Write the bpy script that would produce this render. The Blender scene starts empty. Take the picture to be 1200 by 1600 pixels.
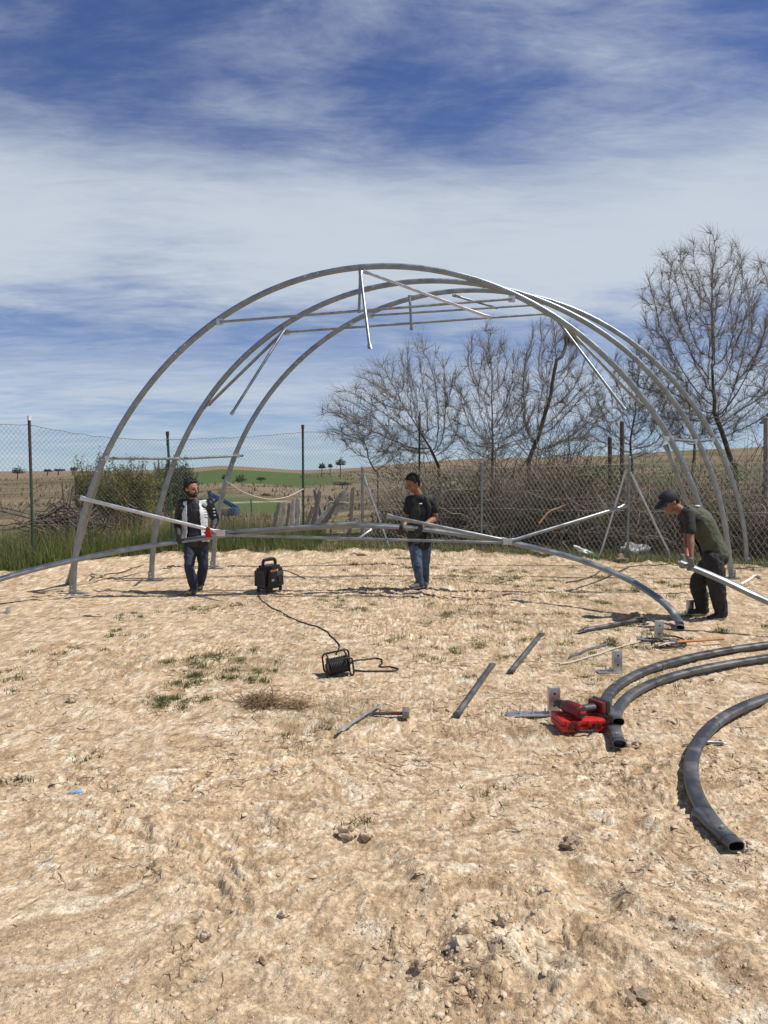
import bpy, bmesh, math, random
import numpy as np
from mathutils import Vector, Matrix, noise as mnoise

sc = bpy.context.scene
COL = sc.collection
random.seed(7)
RNG = np.random.default_rng(7)

# ------------------------------------------------------------------ camera
F, CAMZ, HORIZON = 1202.0, 1.9, 720.0          # focal length in photo pixels, eye height, horizon row
PITCH = math.atan((800 - HORIZON) / F)
cam_data = bpy.data.cameras.new('camera')
cam_data.sensor_fit = 'VERTICAL'
cam_data.sensor_height = 36.0
cam_data.lens = F / 1600 * 36.0
cam_data.clip_start, cam_data.clip_end = 0.05, 20000
cam = bpy.data.objects.new('camera', cam_data)
cam.location = (0, 0, CAMZ)
cam.rotation_euler = (math.pi / 2 - PITCH, 0, 0)
COL.objects.link(cam)
sc.camera = cam

# ------------------------------------------------------------------ world: clear sky with thin cloud sheets
SUN_EL, SUN_AZ = math.radians(59), math.radians(96)      # azimuth from +Y (away from the camera) towards +X (right)
world = bpy.data.worlds.new('World')
sc.world = world
world.use_nodes = True
wt = world.node_tree
wt.nodes.clear()
def wn(t, **k):
    n = wt.nodes.new(t)
    for a, b in k.items():
        setattr(n, a, b)
    return n
def wl(a, b): wt.links.new(a, b)
def wmath(op, a, b=None, c=None, clamp=False):
    n = wn('ShaderNodeMath', operation=op, use_clamp=clamp)
    for i, v in enumerate((a, b, c)):
        if v is None: continue
        if isinstance(v, (int, float)): n.inputs[i].default_value = v
        else: wl(v, n.inputs[i])
    return n.outputs[0]
sky = wn('ShaderNodeTexSky', sky_type='NISHITA')
sky.sun_disc = False
sky.sun_elevation = SUN_EL
sky.sun_rotation = SUN_AZ
sky.altitude = 900
sky.air_density = 1.0
sky.dust_density = 0.25
sky.ozone_density = 3.0
hs = wn('ShaderNodeHueSaturation')
hs.inputs['Hue'].default_value = 0.517
hs.inputs['Saturation'].default_value = 1.14
hs.inputs['Value'].default_value = 1.0
wl(sky.outputs[0], hs.inputs['Color'])
tc = wn('ShaderNodeTexCoord')
sep = wn('ShaderNodeSeparateXYZ'); wl(tc.outputs['Generated'], sep.inputs[0])
lift = wn('ShaderNodeCombineXYZ')                # dry upland air: the sky stays blue down to the horizon
wl(sep.outputs[0], lift.inputs[0]); wl(sep.outputs[1], lift.inputs[1])
wl(wmath('ADD', wmath('MULTIPLY', wmath('MAXIMUM', sep.outputs[2], 0.0), .94), .06), lift.inputs[2])
nv = wn('ShaderNodeVectorMath', operation='NORMALIZE'); wl(lift.outputs[0], nv.inputs[0])
wl(nv.outputs[0], sky.inputs[0])
zz = wmath('MAXIMUM', sep.outputs[2], 0.0)
den = wmath('ADD', zz, 0.12)
u = wmath('DIVIDE', sep.outputs[0], den)
v = wmath('DIVIDE', sep.outputs[1], den)
comb = wn('ShaderNodeCombineXYZ'); wl(u, comb.inputs[0]); wl(v, comb.inputs[1])
def cloud_noise(scale, loc, sx, sy, rot, detail, rough, dist=0.0):
    mp = wn('ShaderNodeMapping')
    mp.inputs['Location'].default_value = loc
    mp.inputs['Rotation'].default_value = (0, 0, rot)
    mp.inputs['Scale'].default_value = (sx, sy, 1)
    wl(comb.outputs[0], mp.inputs[0])
    n = wn('ShaderNodeTexNoise')
    n.inputs['Scale'].default_value = scale
    n.inputs['Detail'].default_value = detail
    n.inputs['Roughness'].default_value = rough
    n.inputs['Distortion'].default_value = dist
    wl(mp.outputs[0], n.inputs['Vector'])
    return n.outputs['Fac']
n_big = cloud_noise(0.55, (3.1, 1.7, 0), 1.0, 1.6, 0.25, 3, 0.5, 0.3)
n_wisp = cloud_noise(1.7, (0.4, 5.2, 0), 1.0, 1.5, -0.35, 9, 0.62, 0.35)
n_fine = cloud_noise(5.0, (9.4, 2.2, 0), .75, 2.0, -0.45, 10, 0.68, 0.7)
# cover by elevation: thin haze sheet low down, clear gap, broad white sheet, wisps above
ramp = wn('ShaderNodeValToRGB')
ramp.color_ramp.interpolation = 'B_SPLINE'
stops = [(0.0, .30), (0.045, .46), (0.09, .72), (0.128, .37), (0.155, .33), (0.195, .64), (0.25, .93),
         (0.295, .88), (0.335, .62), (0.37, .34), (0.42, .20), (0.60, .28), (1.0, .32)]
el = ramp.color_ramp.elements
el[0].position, el[0].color = stops[0][0], (stops[0][1],) * 3 + (1,)
el[1].position, el[1].color = stops[-1][0], (stops[-1][1],) * 3 + (1,)
for p_, c_ in stops[1:-1]:
    e = el.new(p_); e.color = (c_, c_, c_, 1)
zw = wmath('ADD', zz, wmath('MULTIPLY', wmath('SUBTRACT', n_big, 0.5), 0.12))
zw = wmath('ADD', zw, wmath('MULTIPLY', wmath('SUBTRACT', n_wisp, 0.5), 0.06))
wl(zw, ramp.inputs[0])
amp = wn('ShaderNodeMapRange'); wl(zw, amp.inputs[0])
for i_, v_ in enumerate((.28, .41, .70, 1.35)): amp.inputs[i_ + 1].default_value = v_
cov = wmath('ADD', ramp.outputs[0], wmath('MULTIPLY', wmath('SUBTRACT', n_wisp, 0.5), amp.outputs[0]))
cov = wmath('ADD', cov, wmath('MULTIPLY', wmath('SUBTRACT', n_fine, 0.5), 0.42))
cov = wmath('ADD', cov, wmath('MULTIPLY', wmath('SUBTRACT', n_big, 0.5), 0.5))
mr = wn('ShaderNodeMapRange'); mr.interpolation_type = 'SMOOTHSTEP'
wl(cov, mr.inputs[0])
mr.inputs[1].default_value, mr.inputs[2].default_value = 0.05, 0.95
mr.inputs[3].default_value, mr.inputs[4].default_value = 0.0, 0.93
mixc = wn('ShaderNodeMix', data_type='RGBA')
wl(mr.outputs[0], mixc.inputs[0])
wl(hs.outputs[0], mixc.inputs[6])
mixc.inputs[7].default_value = (6.3, 6.95, 7.75, 1)         # sunlit thin cloud
bg = wn('ShaderNodeBackground')
bg.inputs[1].default_value = 0.088
wl(mixc.outputs[2], bg.inputs[0])
wo = wn('ShaderNodeOutputWorld'); wl(bg.outputs[0], wo.inputs[0])

# ------------------------------------------------------------------ sun and exposure
sun_vec = Vector((math.cos(SUN_EL) * math.sin(SUN_AZ), math.cos(SUN_EL) * math.cos(SUN_AZ), math.sin(SUN_EL)))
sd = bpy.data.lights.new('sun', 'SUN')
sd.energy, sd.angle, sd.color = 4.7, math.radians(0.53), (1.0, 0.95, 0.87)
so = bpy.data.objects.new('sun', sd)
so.rotation_euler = sun_vec.to_track_quat('Z', 'Y').to_euler()
so.location = (20, 10, 30)
COL.objects.link(so)
vs = sc.view_settings
sc.display_settings.display_device = 'sRGB'
vs.view_transform, vs.look, vs.exposure, vs.gamma, vs.use_curve_mapping = 'Standard', 'None', 0.13, 1.0, False
sc.cycles.max_bounces = 6
sc.cycles.transparent_max_bounces = 4

# ------------------------------------------------------------------ geometry helpers
def ray(px, py):
    cx, cy = (px - 600) / F, (800 - py) / F
    return Vector((cx, math.cos(PITCH) + cy * math.sin(PITCH), -math.sin(PITCH) + cy * math.cos(PITCH)))
def U(px, py, Y):                               # point of the place seen at a photo pixel, Y metres ahead
    d = ray(px, py); t = Y / d.y
    return Vector((d.x * t, Y, CAMZ + d.z * t))
def px_of(x, y, z):
    a = y * math.cos(PITCH) - (z - CAMZ) * math.sin(PITCH)
    b = y * math.sin(PITCH) + (z - CAMZ) * math.cos(PITCH)
    return 600 + F * x / a, 800 - F * b / a

def mesh_np(name, V, flist):
    me = bpy.data.meshes.new(name)
    V = np.ascontiguousarray(V, dtype=np.float32)
    me.vertices.add(len(V)); me.vertices.foreach_set('co', V.ravel())
    flist = [np.asarray(f, dtype=np.int32) for f in flist if len(f)]
    loops = np.concatenate([f.ravel() for f in flist])
    tot = np.concatenate([np.full(len(f), f.shape[1], np.int32) for f in flist])
    start = np.concatenate([[0], np.cumsum(tot)[:-1]]).astype(np.int32)
    me.loops.add(len(loops)); me.loops.foreach_set('vertex_index', loops)
    me.polygons.add(len(tot)); me.polygons.foreach_set('loop_start', start)
    me.update(calc_edges=True)
    return me

def norm(a):
    return a / np.maximum(np.linalg.norm(a, axis=-1, keepdims=True), 1e-9)

def tubes_np(P, R, S=3):                         # many polylines at once: P (N,K,3), R (N,K)
    P = np.asarray(P, float); N, K, _ = P.shape
    R = np.broadcast_to(np.asarray(R, float), (N, K))
    T = norm(np.gradient(P, axis=1))
    ref = np.zeros_like(T); ref[..., 2] = 1
    ref[np.abs(T[..., 2]) > 0.9] = (1, 0, 0)
    e1 = norm(np.cross(T, ref)); e2 = np.cross(T, e1)
    a = np.arange(S) * 2 * np.pi / S
    V = P[:, :, None] + R[:, :, None, None] * (np.cos(a)[:, None] * e1[:, :, None] + np.sin(a)[:, None] * e2[:, :, None])
    idx = np.arange(N * K * S).reshape(N, K, S)
    nx = np.roll(idx, -1, axis=2)
    Fq = np.stack([idx[:, :-1], nx[:, :-1], nx[:, 1:], idx[:, 1:]], -1).reshape(-1, 4)
    return V.reshape(-1, 3), Fq

def spline(pts, n):                              # Catmull-Rom through points, n samples per span
    p = np.asarray([tuple(q) for q in pts], float)
    p = np.vstack([2 * p[0] - p[1], p, 2 * p[-1] - p[-2]])
    out = []
    for i in range(1, len(p) - 2):
        t = np.linspace(0, 1, n, endpoint=False)[:, None]
        a, b, c, d = p[i - 1], p[i], p[i + 1], p[i + 2]
        out.append(.5 * (2 * b + (c - a) * t + (2 * a - 5 * b + 4 * c - d) * t ** 2 + (3 * b - a - 3 * c + d) * t ** 3))
    out.append(p[-2][None])
    return np.vstack(out)

class MB:
    def __init__(s): s.v, s.f, s.n = [], [], 0
    def add(s, V, Fs):
        V = np.asarray(V, float).reshape(-1, 3)
        if isinstance(Fs, np.ndarray): s.f.append(Fs + s.n)
        else:
            by = {}
            for f in Fs: by.setdefault(len(f), []).append(f)
            for k in by: s.f.append(np.asarray(by[k]) + s.n)
        s.v.append(V); s.n += len(V)
        return s
    def box(s, c, size, M=None, bev=0.0):        # bevelled box, optional 4x4 placing it
        bm = bmesh.new(); bmesh.ops.create_cube(bm, size=1)
        for q in bm.verts: q.co = Vector((q.co.x * size[0], q.co.y * size[1], q.co.z * size[2]))
        if bev: bmesh.ops.bevel(bm, geom=list(bm.edges), offset=bev, segments=2, affect='EDGES', profile=.6)
        bm.verts.index_update()
        V = [(M @ (q.co + Vector(c))) if M else q.co + Vector(c) for q in bm.verts]
        Fs = [[q.index for q in f.verts] for f in bm.faces]
        bm.free(); return s.add([tuple(q) for q in V], Fs)
    def sweep(s, pts, a, b=None, ref=(0, 0, 1), S=12, hollow=0.0, wall=0.004, caps=True, power=2.0):
        # tube of oval section: minor half axis b along ref, major half axis a across it
        P = np.asarray([tuple(q) for q in pts], float); K = len(P)
        a = np.broadcast_to(np.asarray(a, float), (K,)); b = a if b is None else np.broadcast_to(np.asarray(b, float), (K,))
        T = norm(np.gradient(P, axis=0))
        r = np.broadcast_to(np.asarray(ref, float), (K, 3))
        e1 = r - (r * T).sum(1, keepdims=True) * T
        bad = np.linalg.norm(e1, axis=1) < 1e-3
        if bad.any():
            alt = np.array((0.0, 1.0, 0.0)); e1[bad] = alt - (T[bad] @ alt)[:, None] * T[bad]
        e1 = norm(e1); e2 = np.cross(T, e1)
        an = np.arange(S) * 2 * np.pi / S
        ca, sa = np.cos(an), np.sin(an)
        if power != 2.0:
            ca, sa = np.sign(ca) * np.abs(ca) ** (2 / power), np.sign(sa) * np.abs(sa) ** (2 / power)
        def rings(Pq, aq, bq, e1q, e2q):
            return Pq[:, None] + ca[None, :, None] * aq[:, None, None] * e2q[:, None] + sa[None, :, None] * bq[:, None, None] * e1q[:, None]
        V = rings(P, a, b, e1, e2)
        if hollow > 0:                           # inner skin at both ends, closed some way in
            i0 = rings(np.array([P[0], P[0] + T[0] * hollow]), np.repeat(a[0] - wall, 2), np.repeat(b[0] - wall, 2), np.repeat(e1[:1], 2, 0), np.repeat(e2[:1], 2, 0))
            i1 = rings(np.array([P[-1], P[-1] - T[-1] * hollow]), np.repeat(a[-1] - wall, 2), np.repeat(b[-1] - wall, 2), np.repeat(e1[-1:], 2, 0), np.repeat(e2[-1:], 2, 0))
            V = np.concatenate([i0[::-1], V, i1])
            K = len(V)
        idx = np.arange(K * S).reshape(K, S); nx = np.roll(idx, -1, axis=1)
        Fq = np.stack([idx[:-1], idx[1:], nx[1:], nx[:-1]], -1).reshape(-1, 4)
        s.add(V.reshape(-1, 3), Fq)
        if caps:
            s.f.append((idx[0][None] + s.n - K * S)); s.f.append((idx[-1][::-1][None] + s.n - K * S))
        return s
    def cyl(s, p, q, r, r2=None, S=12):
        return s.sweep([p, (Vector(p) + Vector(q)) / 2, q], [r, (r + (r if r2 is None else r2)) / 2, r if r2 is None else r2], S=S)
    def lump(s, c, r, seed=0, sub=2, rough=.3, M=None):
        bm = bmesh.new(); bmesh.ops.create_icosphere(bm, subdivisions=sub, radius=1)
        bm.verts.index_update(); V = []
        for q in bm.verts:
            k = 1 + rough * mnoise.noise(q.co * 1.3 + Vector((seed * 3.1, seed, 0))) + rough * .4 * mnoise.noise(q.co * 3.7 + Vector((seed, 0, 5)))
            w = Vector((q.co.x * r[0], q.co.y * r[1], q.co.z * r[2])) * k
            V.append(tuple((M @ w if M else w) + Vector(c)))
        Fs = [[q.index for q in f.verts] for f in bm.faces]; bm.free()
        return s.add(V, Fs)
    def mesh(s, name, M=None):
        V = np.concatenate(s.v)
        if M is not None:
            m = np.array(M); V = V @ m[:3, :3].T + m[:3, 3]
        return mesh_np(name, V, s.f)
    def build(s, name, mat, parent=None, smooth=0.6, origin=None, M=None):
        me = s.mesh(name, M)
        return finish(me, name, mat, parent, smooth, origin)

def finish(me, name, mat, parent=None, smooth=0.6, origin=None):
    if origin is not None:
        me.transform(Matrix.Translation(-Vector(origin)))
    if smooth:
        me.polygons.foreach_set('use_smooth', np.ones(len(me.polygons), bool))
        if smooth < 3: me.set_sharp_from_angle(angle=smooth)
    if mat: me.materials.append(mat)
    o = bpy.data.objects.new(name, me)
    COL.objects.link(o)
    if parent is not None: o.parent = parent
    elif origin is not None: o.location = origin
    return o

def tag(o, label=None, cat=None, group=None, kind=None):
    if label: o['label'] = label
    if cat: o['category'] = cat
    if group: o['group'] = group
    if kind: o['kind'] = kind
    return o
def thing(name, label, cat, loc=(0, 0, 0), rot=(0, 0, 0), group=None):
    o = bpy.data.objects.new(name, None)
    o.empty_display_size = 0.1
    o.location, o.rotation_euler = loc, rot
    COL.objects.link(o)
    return tag(o, label, cat, group)
def copy_tree(o, parent=None):
    c = o.copy(); COL.objects.link(c)
    if parent is not None: c.parent = parent
    for ch in list(o.children): copy_tree(ch, c)
    return c

# ------------------------------------------------------------------ materials
def mat(name, c1, c2=None, scale=8.0, rough=.7, metal=0.0, bump=0.0, bscale=60.0, spec=.5, detail=5, rough2=None, stretch=None, trans=0.0):
    m = bpy.data.materials.new(name); m.use_nodes = True
    nt = m.node_tree; b = nt.nodes['Principled BSDF']
    b.inputs['Roughness'].default_value = rough
    b.inputs['Metallic'].default_value = metal
    b.inputs['Specular IOR Level'].default_value = spec
    b.inputs['Base Color'].default_value = (*c1, 1)
    t = nt.nodes.new('ShaderNodeTexCoord')
    vec = t.outputs['Object']
    if stretch:
        mp = nt.nodes.new('ShaderNodeMapping'); mp.inputs['Scale'].default_value = stretch
        nt.links.new(vec, mp.inputs[0]); vec = mp.outputs[0]
    if c2:
        n = nt.nodes.new('ShaderNodeTexNoise'); n.inputs['Scale'].default_value = scale; n.inputs['Detail'].default_value = detail
        n.inputs['Roughness'].default_value = .6
        nt.links.new(vec, n.inputs['Vector'])
        r = nt.nodes.new('ShaderNodeMapRange'); r.inputs[1].default_value = .35; r.inputs[2].default_value = .65
        nt.links.new(n.outputs['Fac'], r.inputs[0])
        x = nt.nodes.new('ShaderNodeMix'); x.data_type = 'RGBA'
        x.inputs[6].default_value = (*c1, 1); x.inputs[7].default_value = (*c2, 1)
        nt.links.new(r.outputs[0], x.inputs[0]); nt.links.new(x.outputs[2], b.inputs['Base Color'])
        if rough2 is not None:
            rr = nt.nodes.new('ShaderNodeMapRange'); rr.inputs[3].default_value = rough; rr.inputs[4].default_value = rough2
            nt.links.new(r.outputs[0], rr.inputs[0]); nt.links.new(rr.outputs[0], b.inputs['Roughness'])
    if bump:
        n2 = nt.nodes.new('ShaderNodeTexNoise'); n2.inputs['Scale'].default_value = bscale; n2.inputs['Detail'].default_value = 4
        nt.links.new(vec, n2.inputs['Vector'])
        bp = nt.nodes.new('ShaderNodeBump'); bp.inputs['Strength'].default_value = bump; bp.inputs['Distance'].default_value = .02
        nt.links.new(n2.outputs['Fac'], bp.inputs['Height']); nt.links.new(bp.outputs[0], b.inputs['Normal'])
    if trans:                                    # thin blades let some light through
        tl = nt.nodes.new('ShaderNodeBsdfTranslucent'); tl.inputs['Color'].default_value = (*c1, 1)
        if c2: nt.links.new(x.outputs[2], tl.inputs['Color'])
        ms = nt.nodes.new('ShaderNodeMixShader'); ms.inputs[0].default_value = trans
        nt.links.new(b.outputs[0], ms.inputs[1]); nt.links.new(tl.outputs[0], ms.inputs[2])
        nt.links.new(ms.outputs[0], nt.nodes['Material Output'].inputs['Surface'])
    return m
M_GALV = mat('galvanised_steel', (.22, .238, .243), (.32, .342, .348), 7, .34, .9, rough2=.5)
M_GALV2 = mat('bright_zinc', (.50, .51, .52), (.60, .61, .62), 12, .33, .9, rough2=.45)
M_TUBE = mat('weathered_tube_steel', (.085, .09, .097), (.185, .185, .18), 6, .32, .8, rough2=.62, detail=8)
M_WIRE = mat('zinc_wire', (.50, .50, .48), None, rough=.5, metal=.5)
M_WIRE_DARK = mat('weathered_wire', (.17, .17, .165), None, rough=.6, metal=.4)
M_GREENPOST = mat('green_painted_post', (.016, .05, .025), (.022, .065, .032), 9, .55)
M_RUST = mat('rusted_post', (.085, .045, .03), (.05, .03, .022), 16, .85, 0, .3, 80)
M_BLACK = mat('black_plastic', (.012, .012, .013), (.02, .02, .021), 30, .45)
M_RUBBER = mat('black_cable', (.012, .012, .012), None, rough=.6)
M_RED = mat('red_plastic', (.52, .022, .016), (.44, .018, .014), 9, .42)
M_DKRED = mat('dark_red_plastic', (.17, .011, .010), (.055, .010, .010), 14, .4)
M_GREYPL = mat('dark_grey_plastic', (.03, .031, .033), (.05, .05, .052), 30, .55)
M_WHITE = mat('white_print', (.75, .74, .72), None, rough=.7)
M_ORANGE = mat('orange_print', (.60, .13, .03), None, rough=.6)
M_WOODH = mat('varnished_handle_wood', (.42, .17, .055), (.50, .23, .085), 20, .55, stretch=(1, 1, .1))
M_IRON = mat('scuffed_iron', (.17, .15, .14), (.28, .25, .23), 30, .55, .5)
M_ROPE = mat('pale_rope', (.55, .50, .42), (.42, .37, .29), 60, .9)
M_BARK = mat('grey_brown_bark', (.072, .052, .038), (.145, .11, .082), 9, .95, 0, .5, 40, stretch=(1, 1, .35))
M_TWIG = mat('twig_bark', (.15, .128, .104), (.25, .215, .18), 3, .95)
M_BRUSH = mat('dead_brush_twigs', (.042, .034, .028), (.165, .135, .10), 2.6, .95)
M_BRUSHPALE = mat('bleached_branches', (.30, .245, .19), (.17, .125, .09), 5, .95)
M_OLDWOOD = mat('silvered_old_wood', (.38, .33, .28), (.19, .15, .12), 6, .9, 0, .4, 50, stretch=(1, 1, .2))
M_OLDWOODW = mat('flaking_pale_wood', (.70, .66, .60), (.38, .33, .27), 6, .9, 0, .4, 50)
M_STONE = mat('limestone', (.58, .47, .34), (.42, .32, .215), 14, .92, 0, .6, 50)
M_STONED = mat('dark_stone', (.21, .155, .11), (.36, .275, .19), 14, .92, 0, .6, 50)
M_CLOD = mat('dry_clay_clods', (.42, .305, .195), (.62, .49, .345), 9, .95, 0, .5, 120)
M_BAG = mat('white_plastic_sheet', (.78, .77, .74), (.62, .61, .58), 12, .5)
M_SACKG = mat('green_sack_print', (.05, .22, .09), None, rough=.6)
M_BLUE = mat('blue_implement_paint', (.020, .055, .13), (.03, .08, .17), 9, .5)
M_BLUEBIT = mat('blue_plastic_film', (.20, .34, .52), None, rough=.5)
M_SHED = mat('pale_render', (.36, .33, .28), (.28, .25, .21), 4, .9)
M_SHEDROOF = mat('grey_green_roof', (.12, .20, .21), (.16, .25, .26), 6, .6)
# ------------------------------------------------------------------ ground: one sheet from the site to the horizon
def perlin(x, y, seed=0):
    xi, yi = np.floor(x).astype(np.int64), np.floor(y).astype(np.int64)
    xf, yf = x - xi, y - yi
    def g(ix, iy, fx, fy):
        h = (ix * 374761393 + iy * 668265263 + seed * 974634541) & 0xffffffff
        h = ((h ^ (h >> 13)) * 1274126177) & 0xffffffff
        h = (h ^ (h >> 16)) & 1023
        an = h * (2 * np.pi / 1024)
        return np.cos(an) * fx + np.sin(an) * fy
    s = lambda t: t * t * t * (t * (t * 6 - 15) + 10)
    sx, sy = s(xf), s(yf)
    a = g(xi, yi, xf, yf); b = g(xi + 1, yi, xf - 1, yf)
    c = g(xi, yi + 1, xf, yf - 1); d = g(xi + 1, yi + 1, xf - 1, yf - 1)
    return (a + (b - a) * sx) * (1 - sy) + (c + (d - c) * sx) * sy
def fbm(x, y, o=4, seed=0, gain=.5):
    r, k, f = 0, 1.0, 1.0
    for i in range(o):
        r = r + k * perlin(x * f, y * f, seed + i * 17); k *= gain; f *= 2.03
    return r
def sstep(a, b, t):
    t = np.clip((t - a) / (b - a), 0, 1); return t * t * (3 - 2 * t)

SKY_PX = np.array([(-400, 742), (0, 740), (150, 737), (300, 731), (345, 727), (400, 730), (470, 735), (560, 731), (640, 723), (720, 717),
                   (830, 715), (950, 712), (1080, 704), (1200, 700), (1700, 695)], float)
def az_px(x, y): return 600 + F * x / np.maximum(y, 1.0)
def terrain(x, y):                               # broad lie of the land
    D = np.sqrt(x * x + np.maximum(y, 0) ** 2)
    s = (HORIZON - np.interp(az_px(x, y), SKY_PX[:, 0], SKY_PX[:, 1])) / F
    zr = CAMZ + s * 420
    t = np.clip((D - 22) / 398, 0, 1)
    z = np.where(zr > 0, zr * t * (.35 + .65 * t), zr * t)
    z = z - np.clip(D - 420, 0, None) * .012
    z = z + fbm(x / 45, y / 45, 3, 5) * 1.1 * sstep(30, 140, D) * (1 - .8 * sstep(300, 420, D))
    z = np.where(y < 12, 0, z)
    return z
def swell(x, y):                                 # gentle unevenness of the site
    n = sstep(40, 18, np.abs(y))
    rise = .05 * sstep(11.3, 13.4, y) * sstep(26, 20, y)
    return (fbm(x / 5.3 + 3.3, y / 5.3, 2, 41) * .05 + fbm(x / 1.7, y / 1.7, 2, 42) * .016) * n + rise

EDGE = np.array([(U(px, py, 1.0).x * 1.9 / (CAMZ - U(px, py, 1.0).z), 1.9 / (CAMZ - U(px, py, 1.0).z)) for px, py in
                 [(-300, 935), (0, 903), (60, 897), (130, 886), (200, 876), (260, 870), (330, 868), (430, 867), (500, 868), (570, 866), (700, 869),
                  (800, 873), (900, 879), (1000, 886), (1100, 890), (1200, 893), (1500, 905)]])
def edge_y(x): return np.interp(x, EDGE[:, 0], EDGE[:, 1])

def grow_axis(start, step, k, lim):
    out = [start]
    while abs(out[-1] - start) < lim:
        out.append(out[-1] + step); step *= k
    return out
fx = [0.0]
while fx[-1] < 5.6: fx.append(fx[-1] + (.0083 if fx[-1] < 1.5 else .0083 + .0062 * (fx[-1] - 1.5)))
fx = [-a for a in fx[:0:-1]] + fx
xs = np.array(grow_axis(fx[0], -.022, 1.11, 5000)[:0:-1] + fx + grow_axis(fx[-1], .022, 1.11, 5000)[1:])
ny = [2.05]
while ny[-1] < 19: ny.append(ny[-1] + (.0036 if ny[-1] < 5 else .0076) * ny[-1])
ys = np.array(grow_axis(2.05, -.012, 1.12, 60)[:0:-1] + ny + grow_axis(ny[-1], .1, 1.06, 6000)[1:])
X, Y = np.meshgrid(xs, ys)
shape = X.shape
X, Y = X.ravel(), Y.ravel()
DIST = np.sqrt(X * X + Y * Y)
near = sstep(34, 20, DIST)
Z = terrain(X, Y) + swell(X, Y)
site = sstep(-.25, .25, edge_y(X) - Y + fbm(X * 1.4, Y * 1.4, 3, 91) * .5) * sstep(30, 16, np.abs(X))   # 1 on the bare soil, 0 in the verge
sel = np.where((DIST < 34) & (Y > -4))[0]
x, y = X[sel], Y[sel]
wx = x + fbm(x * 1.1, y * 1.1, 3, 11) * .35
wy = y + fbm(x * 1.1 + 9, y * 1.1, 3, 12) * .35
rough = np.clip(.36 + fbm(x * .5, y * .5, 4, 21) * 1.9 + .30 * sstep(.2, 2.2, x) * sstep(5.2, 3.2, y) - .22 * sstep(3.6, 2.5, y) * sstep(1.0, -.6, x), .03, 1.15)
pl = fbm(wx * 1.5 + wy * .35, wy * 2.3, 5, 31, .56)
lev = pl * 13
fl = np.floor(lev); fr = lev - fl
terr = (fl + sstep(0.0, .12, fr)) / 13
c1 = fbm(wx * 8.5, wy * 8.5, 3, 51, .6)
c2 = fbm(x * 22, y * 22, 3, 52, .6)
cl = sstep(.04, .26, c1) * .014 * rough ** 1.5 + sstep(.02, .22, c2) * .0062 * (.3 + rough)
pl2 = fbm(wx * 4.2 + 3, wy * 7.0, 4, 33, .6)
lev2 = pl2 * 7; fr2 = lev2 - np.floor(lev2)
terr2 = (np.floor(lev2) + sstep(0, .07, fr2)) / 7
pl3 = fbm(wx * 10.5 + 3, wy * 15.0, 3, 34, .6)
lev3 = pl3 * 5; fr3 = lev3 - np.floor(lev3)
terr3 = (np.floor(lev3) + sstep(0, .10, fr3)) / 5
crumb = .5 - np.abs(fbm(x * 26, y * 26, 3, 63, .6))
fine = perlin(x * 60, y * 60, 61) * .0035 + crumb * .006 * (.15 + rough) + terr2 * .019 * (.20 + rough) + terr3 * .0105 * (.12 + rough)
# heaped clay along the verge edge
bank = np.exp(-((edge_y(x) - y - .1) / .35) ** 2) * np.clip(.4 + fbm(x * 2.2, y * 2.2, 3, 71), 0, 1) * .10
groove = 0
for (px0, py0, px1, py1, w, dpt) in [(560, 1320, 720, 1500, .09, .02), (900, 1380, 1120, 1520, .10, .03), (820, 1540, 1010, 1300, .08, .022)]:
    p0, p1 = U(px0, py0, 1), U(px1, py1, 1)
    a = np.array((p0.x, 1)) * 1.9 / (CAMZ - p0.z); b = np.array((p1.x, 1)) * 1.9 / (CAMZ - p1.z)
    ab = b - a; t = np.clip(((x - a[0]) * ab[0] + (y - a[1]) * ab[1]) / (ab @ ab), 0, 1)
    dd = np.hypot(x - a[0] - t * ab[0], y - a[1] - t * ab[1]) + fbm(x * 5, y * 5, 2, 81) * .05
    groove = groove - dpt * np.exp(-(dd / w) ** 2) + dpt * .7 * np.exp(-((dd - w * 1.7) / (w * .6)) ** 2)
sil = site[sel]
Z[sel] += (terr * .036 * (.35 + .75 * rough) + cl + fine + groove) * (.35 + .65 * sil) * near[sel] + bank * near[sel]
ZG = Z.reshape(shape)

def gz(px_, py_, r=0.0):                          # height of the finished ground at a place
    def one(a, b):
        i = np.clip(np.searchsorted(ys, b) - 1, 0, len(ys) - 2); j = np.clip(np.searchsorted(xs, a) - 1, 0, len(xs) - 2)
        t, w = (b - ys[i]) / (ys[i + 1] - ys[i]), (a - xs[j]) / (xs[j + 1] - xs[j])
        return (ZG[i, j] * (1 - w) + ZG[i, j + 1] * w) * (1 - t) + (ZG[i + 1, j] * (1 - w) + ZG[i + 1, j + 1] * w) * t
    if r == 0: return one(px_, py_)
    return max(one(px_ + r * math.cos(k), py_ + r * math.sin(k)) for k in np.arange(0, 6.28, .7854))
def gz_np(a, b):
    i = np.clip(np.searchsorted(ys, b) - 1, 0, len(ys) - 2); j = np.clip(np.searchsorted(xs, a) - 1, 0, len(xs) - 2)
    t, w = (b - ys[i]) / (ys[i + 1] - ys[i]), (a - xs[j]) / (xs[j + 1] - xs[j])
    return (ZG[i, j] * (1 - w) + ZG[i, j + 1] * w) * (1 - t) + (ZG[i + 1, j] * (1 - w) + ZG[i + 1, j + 1] * w) * t
def G(px, py):                                    # ground point seen at a photo pixel
    z = 0.0
    for _ in range(8):
        d = ray(px, py); t = (z - CAMZ) / d.z
        q = Vector((d.x * t, d.y * t, z)); z = float(gz(q.x, q.y))
    q.z = z
    return q

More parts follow.
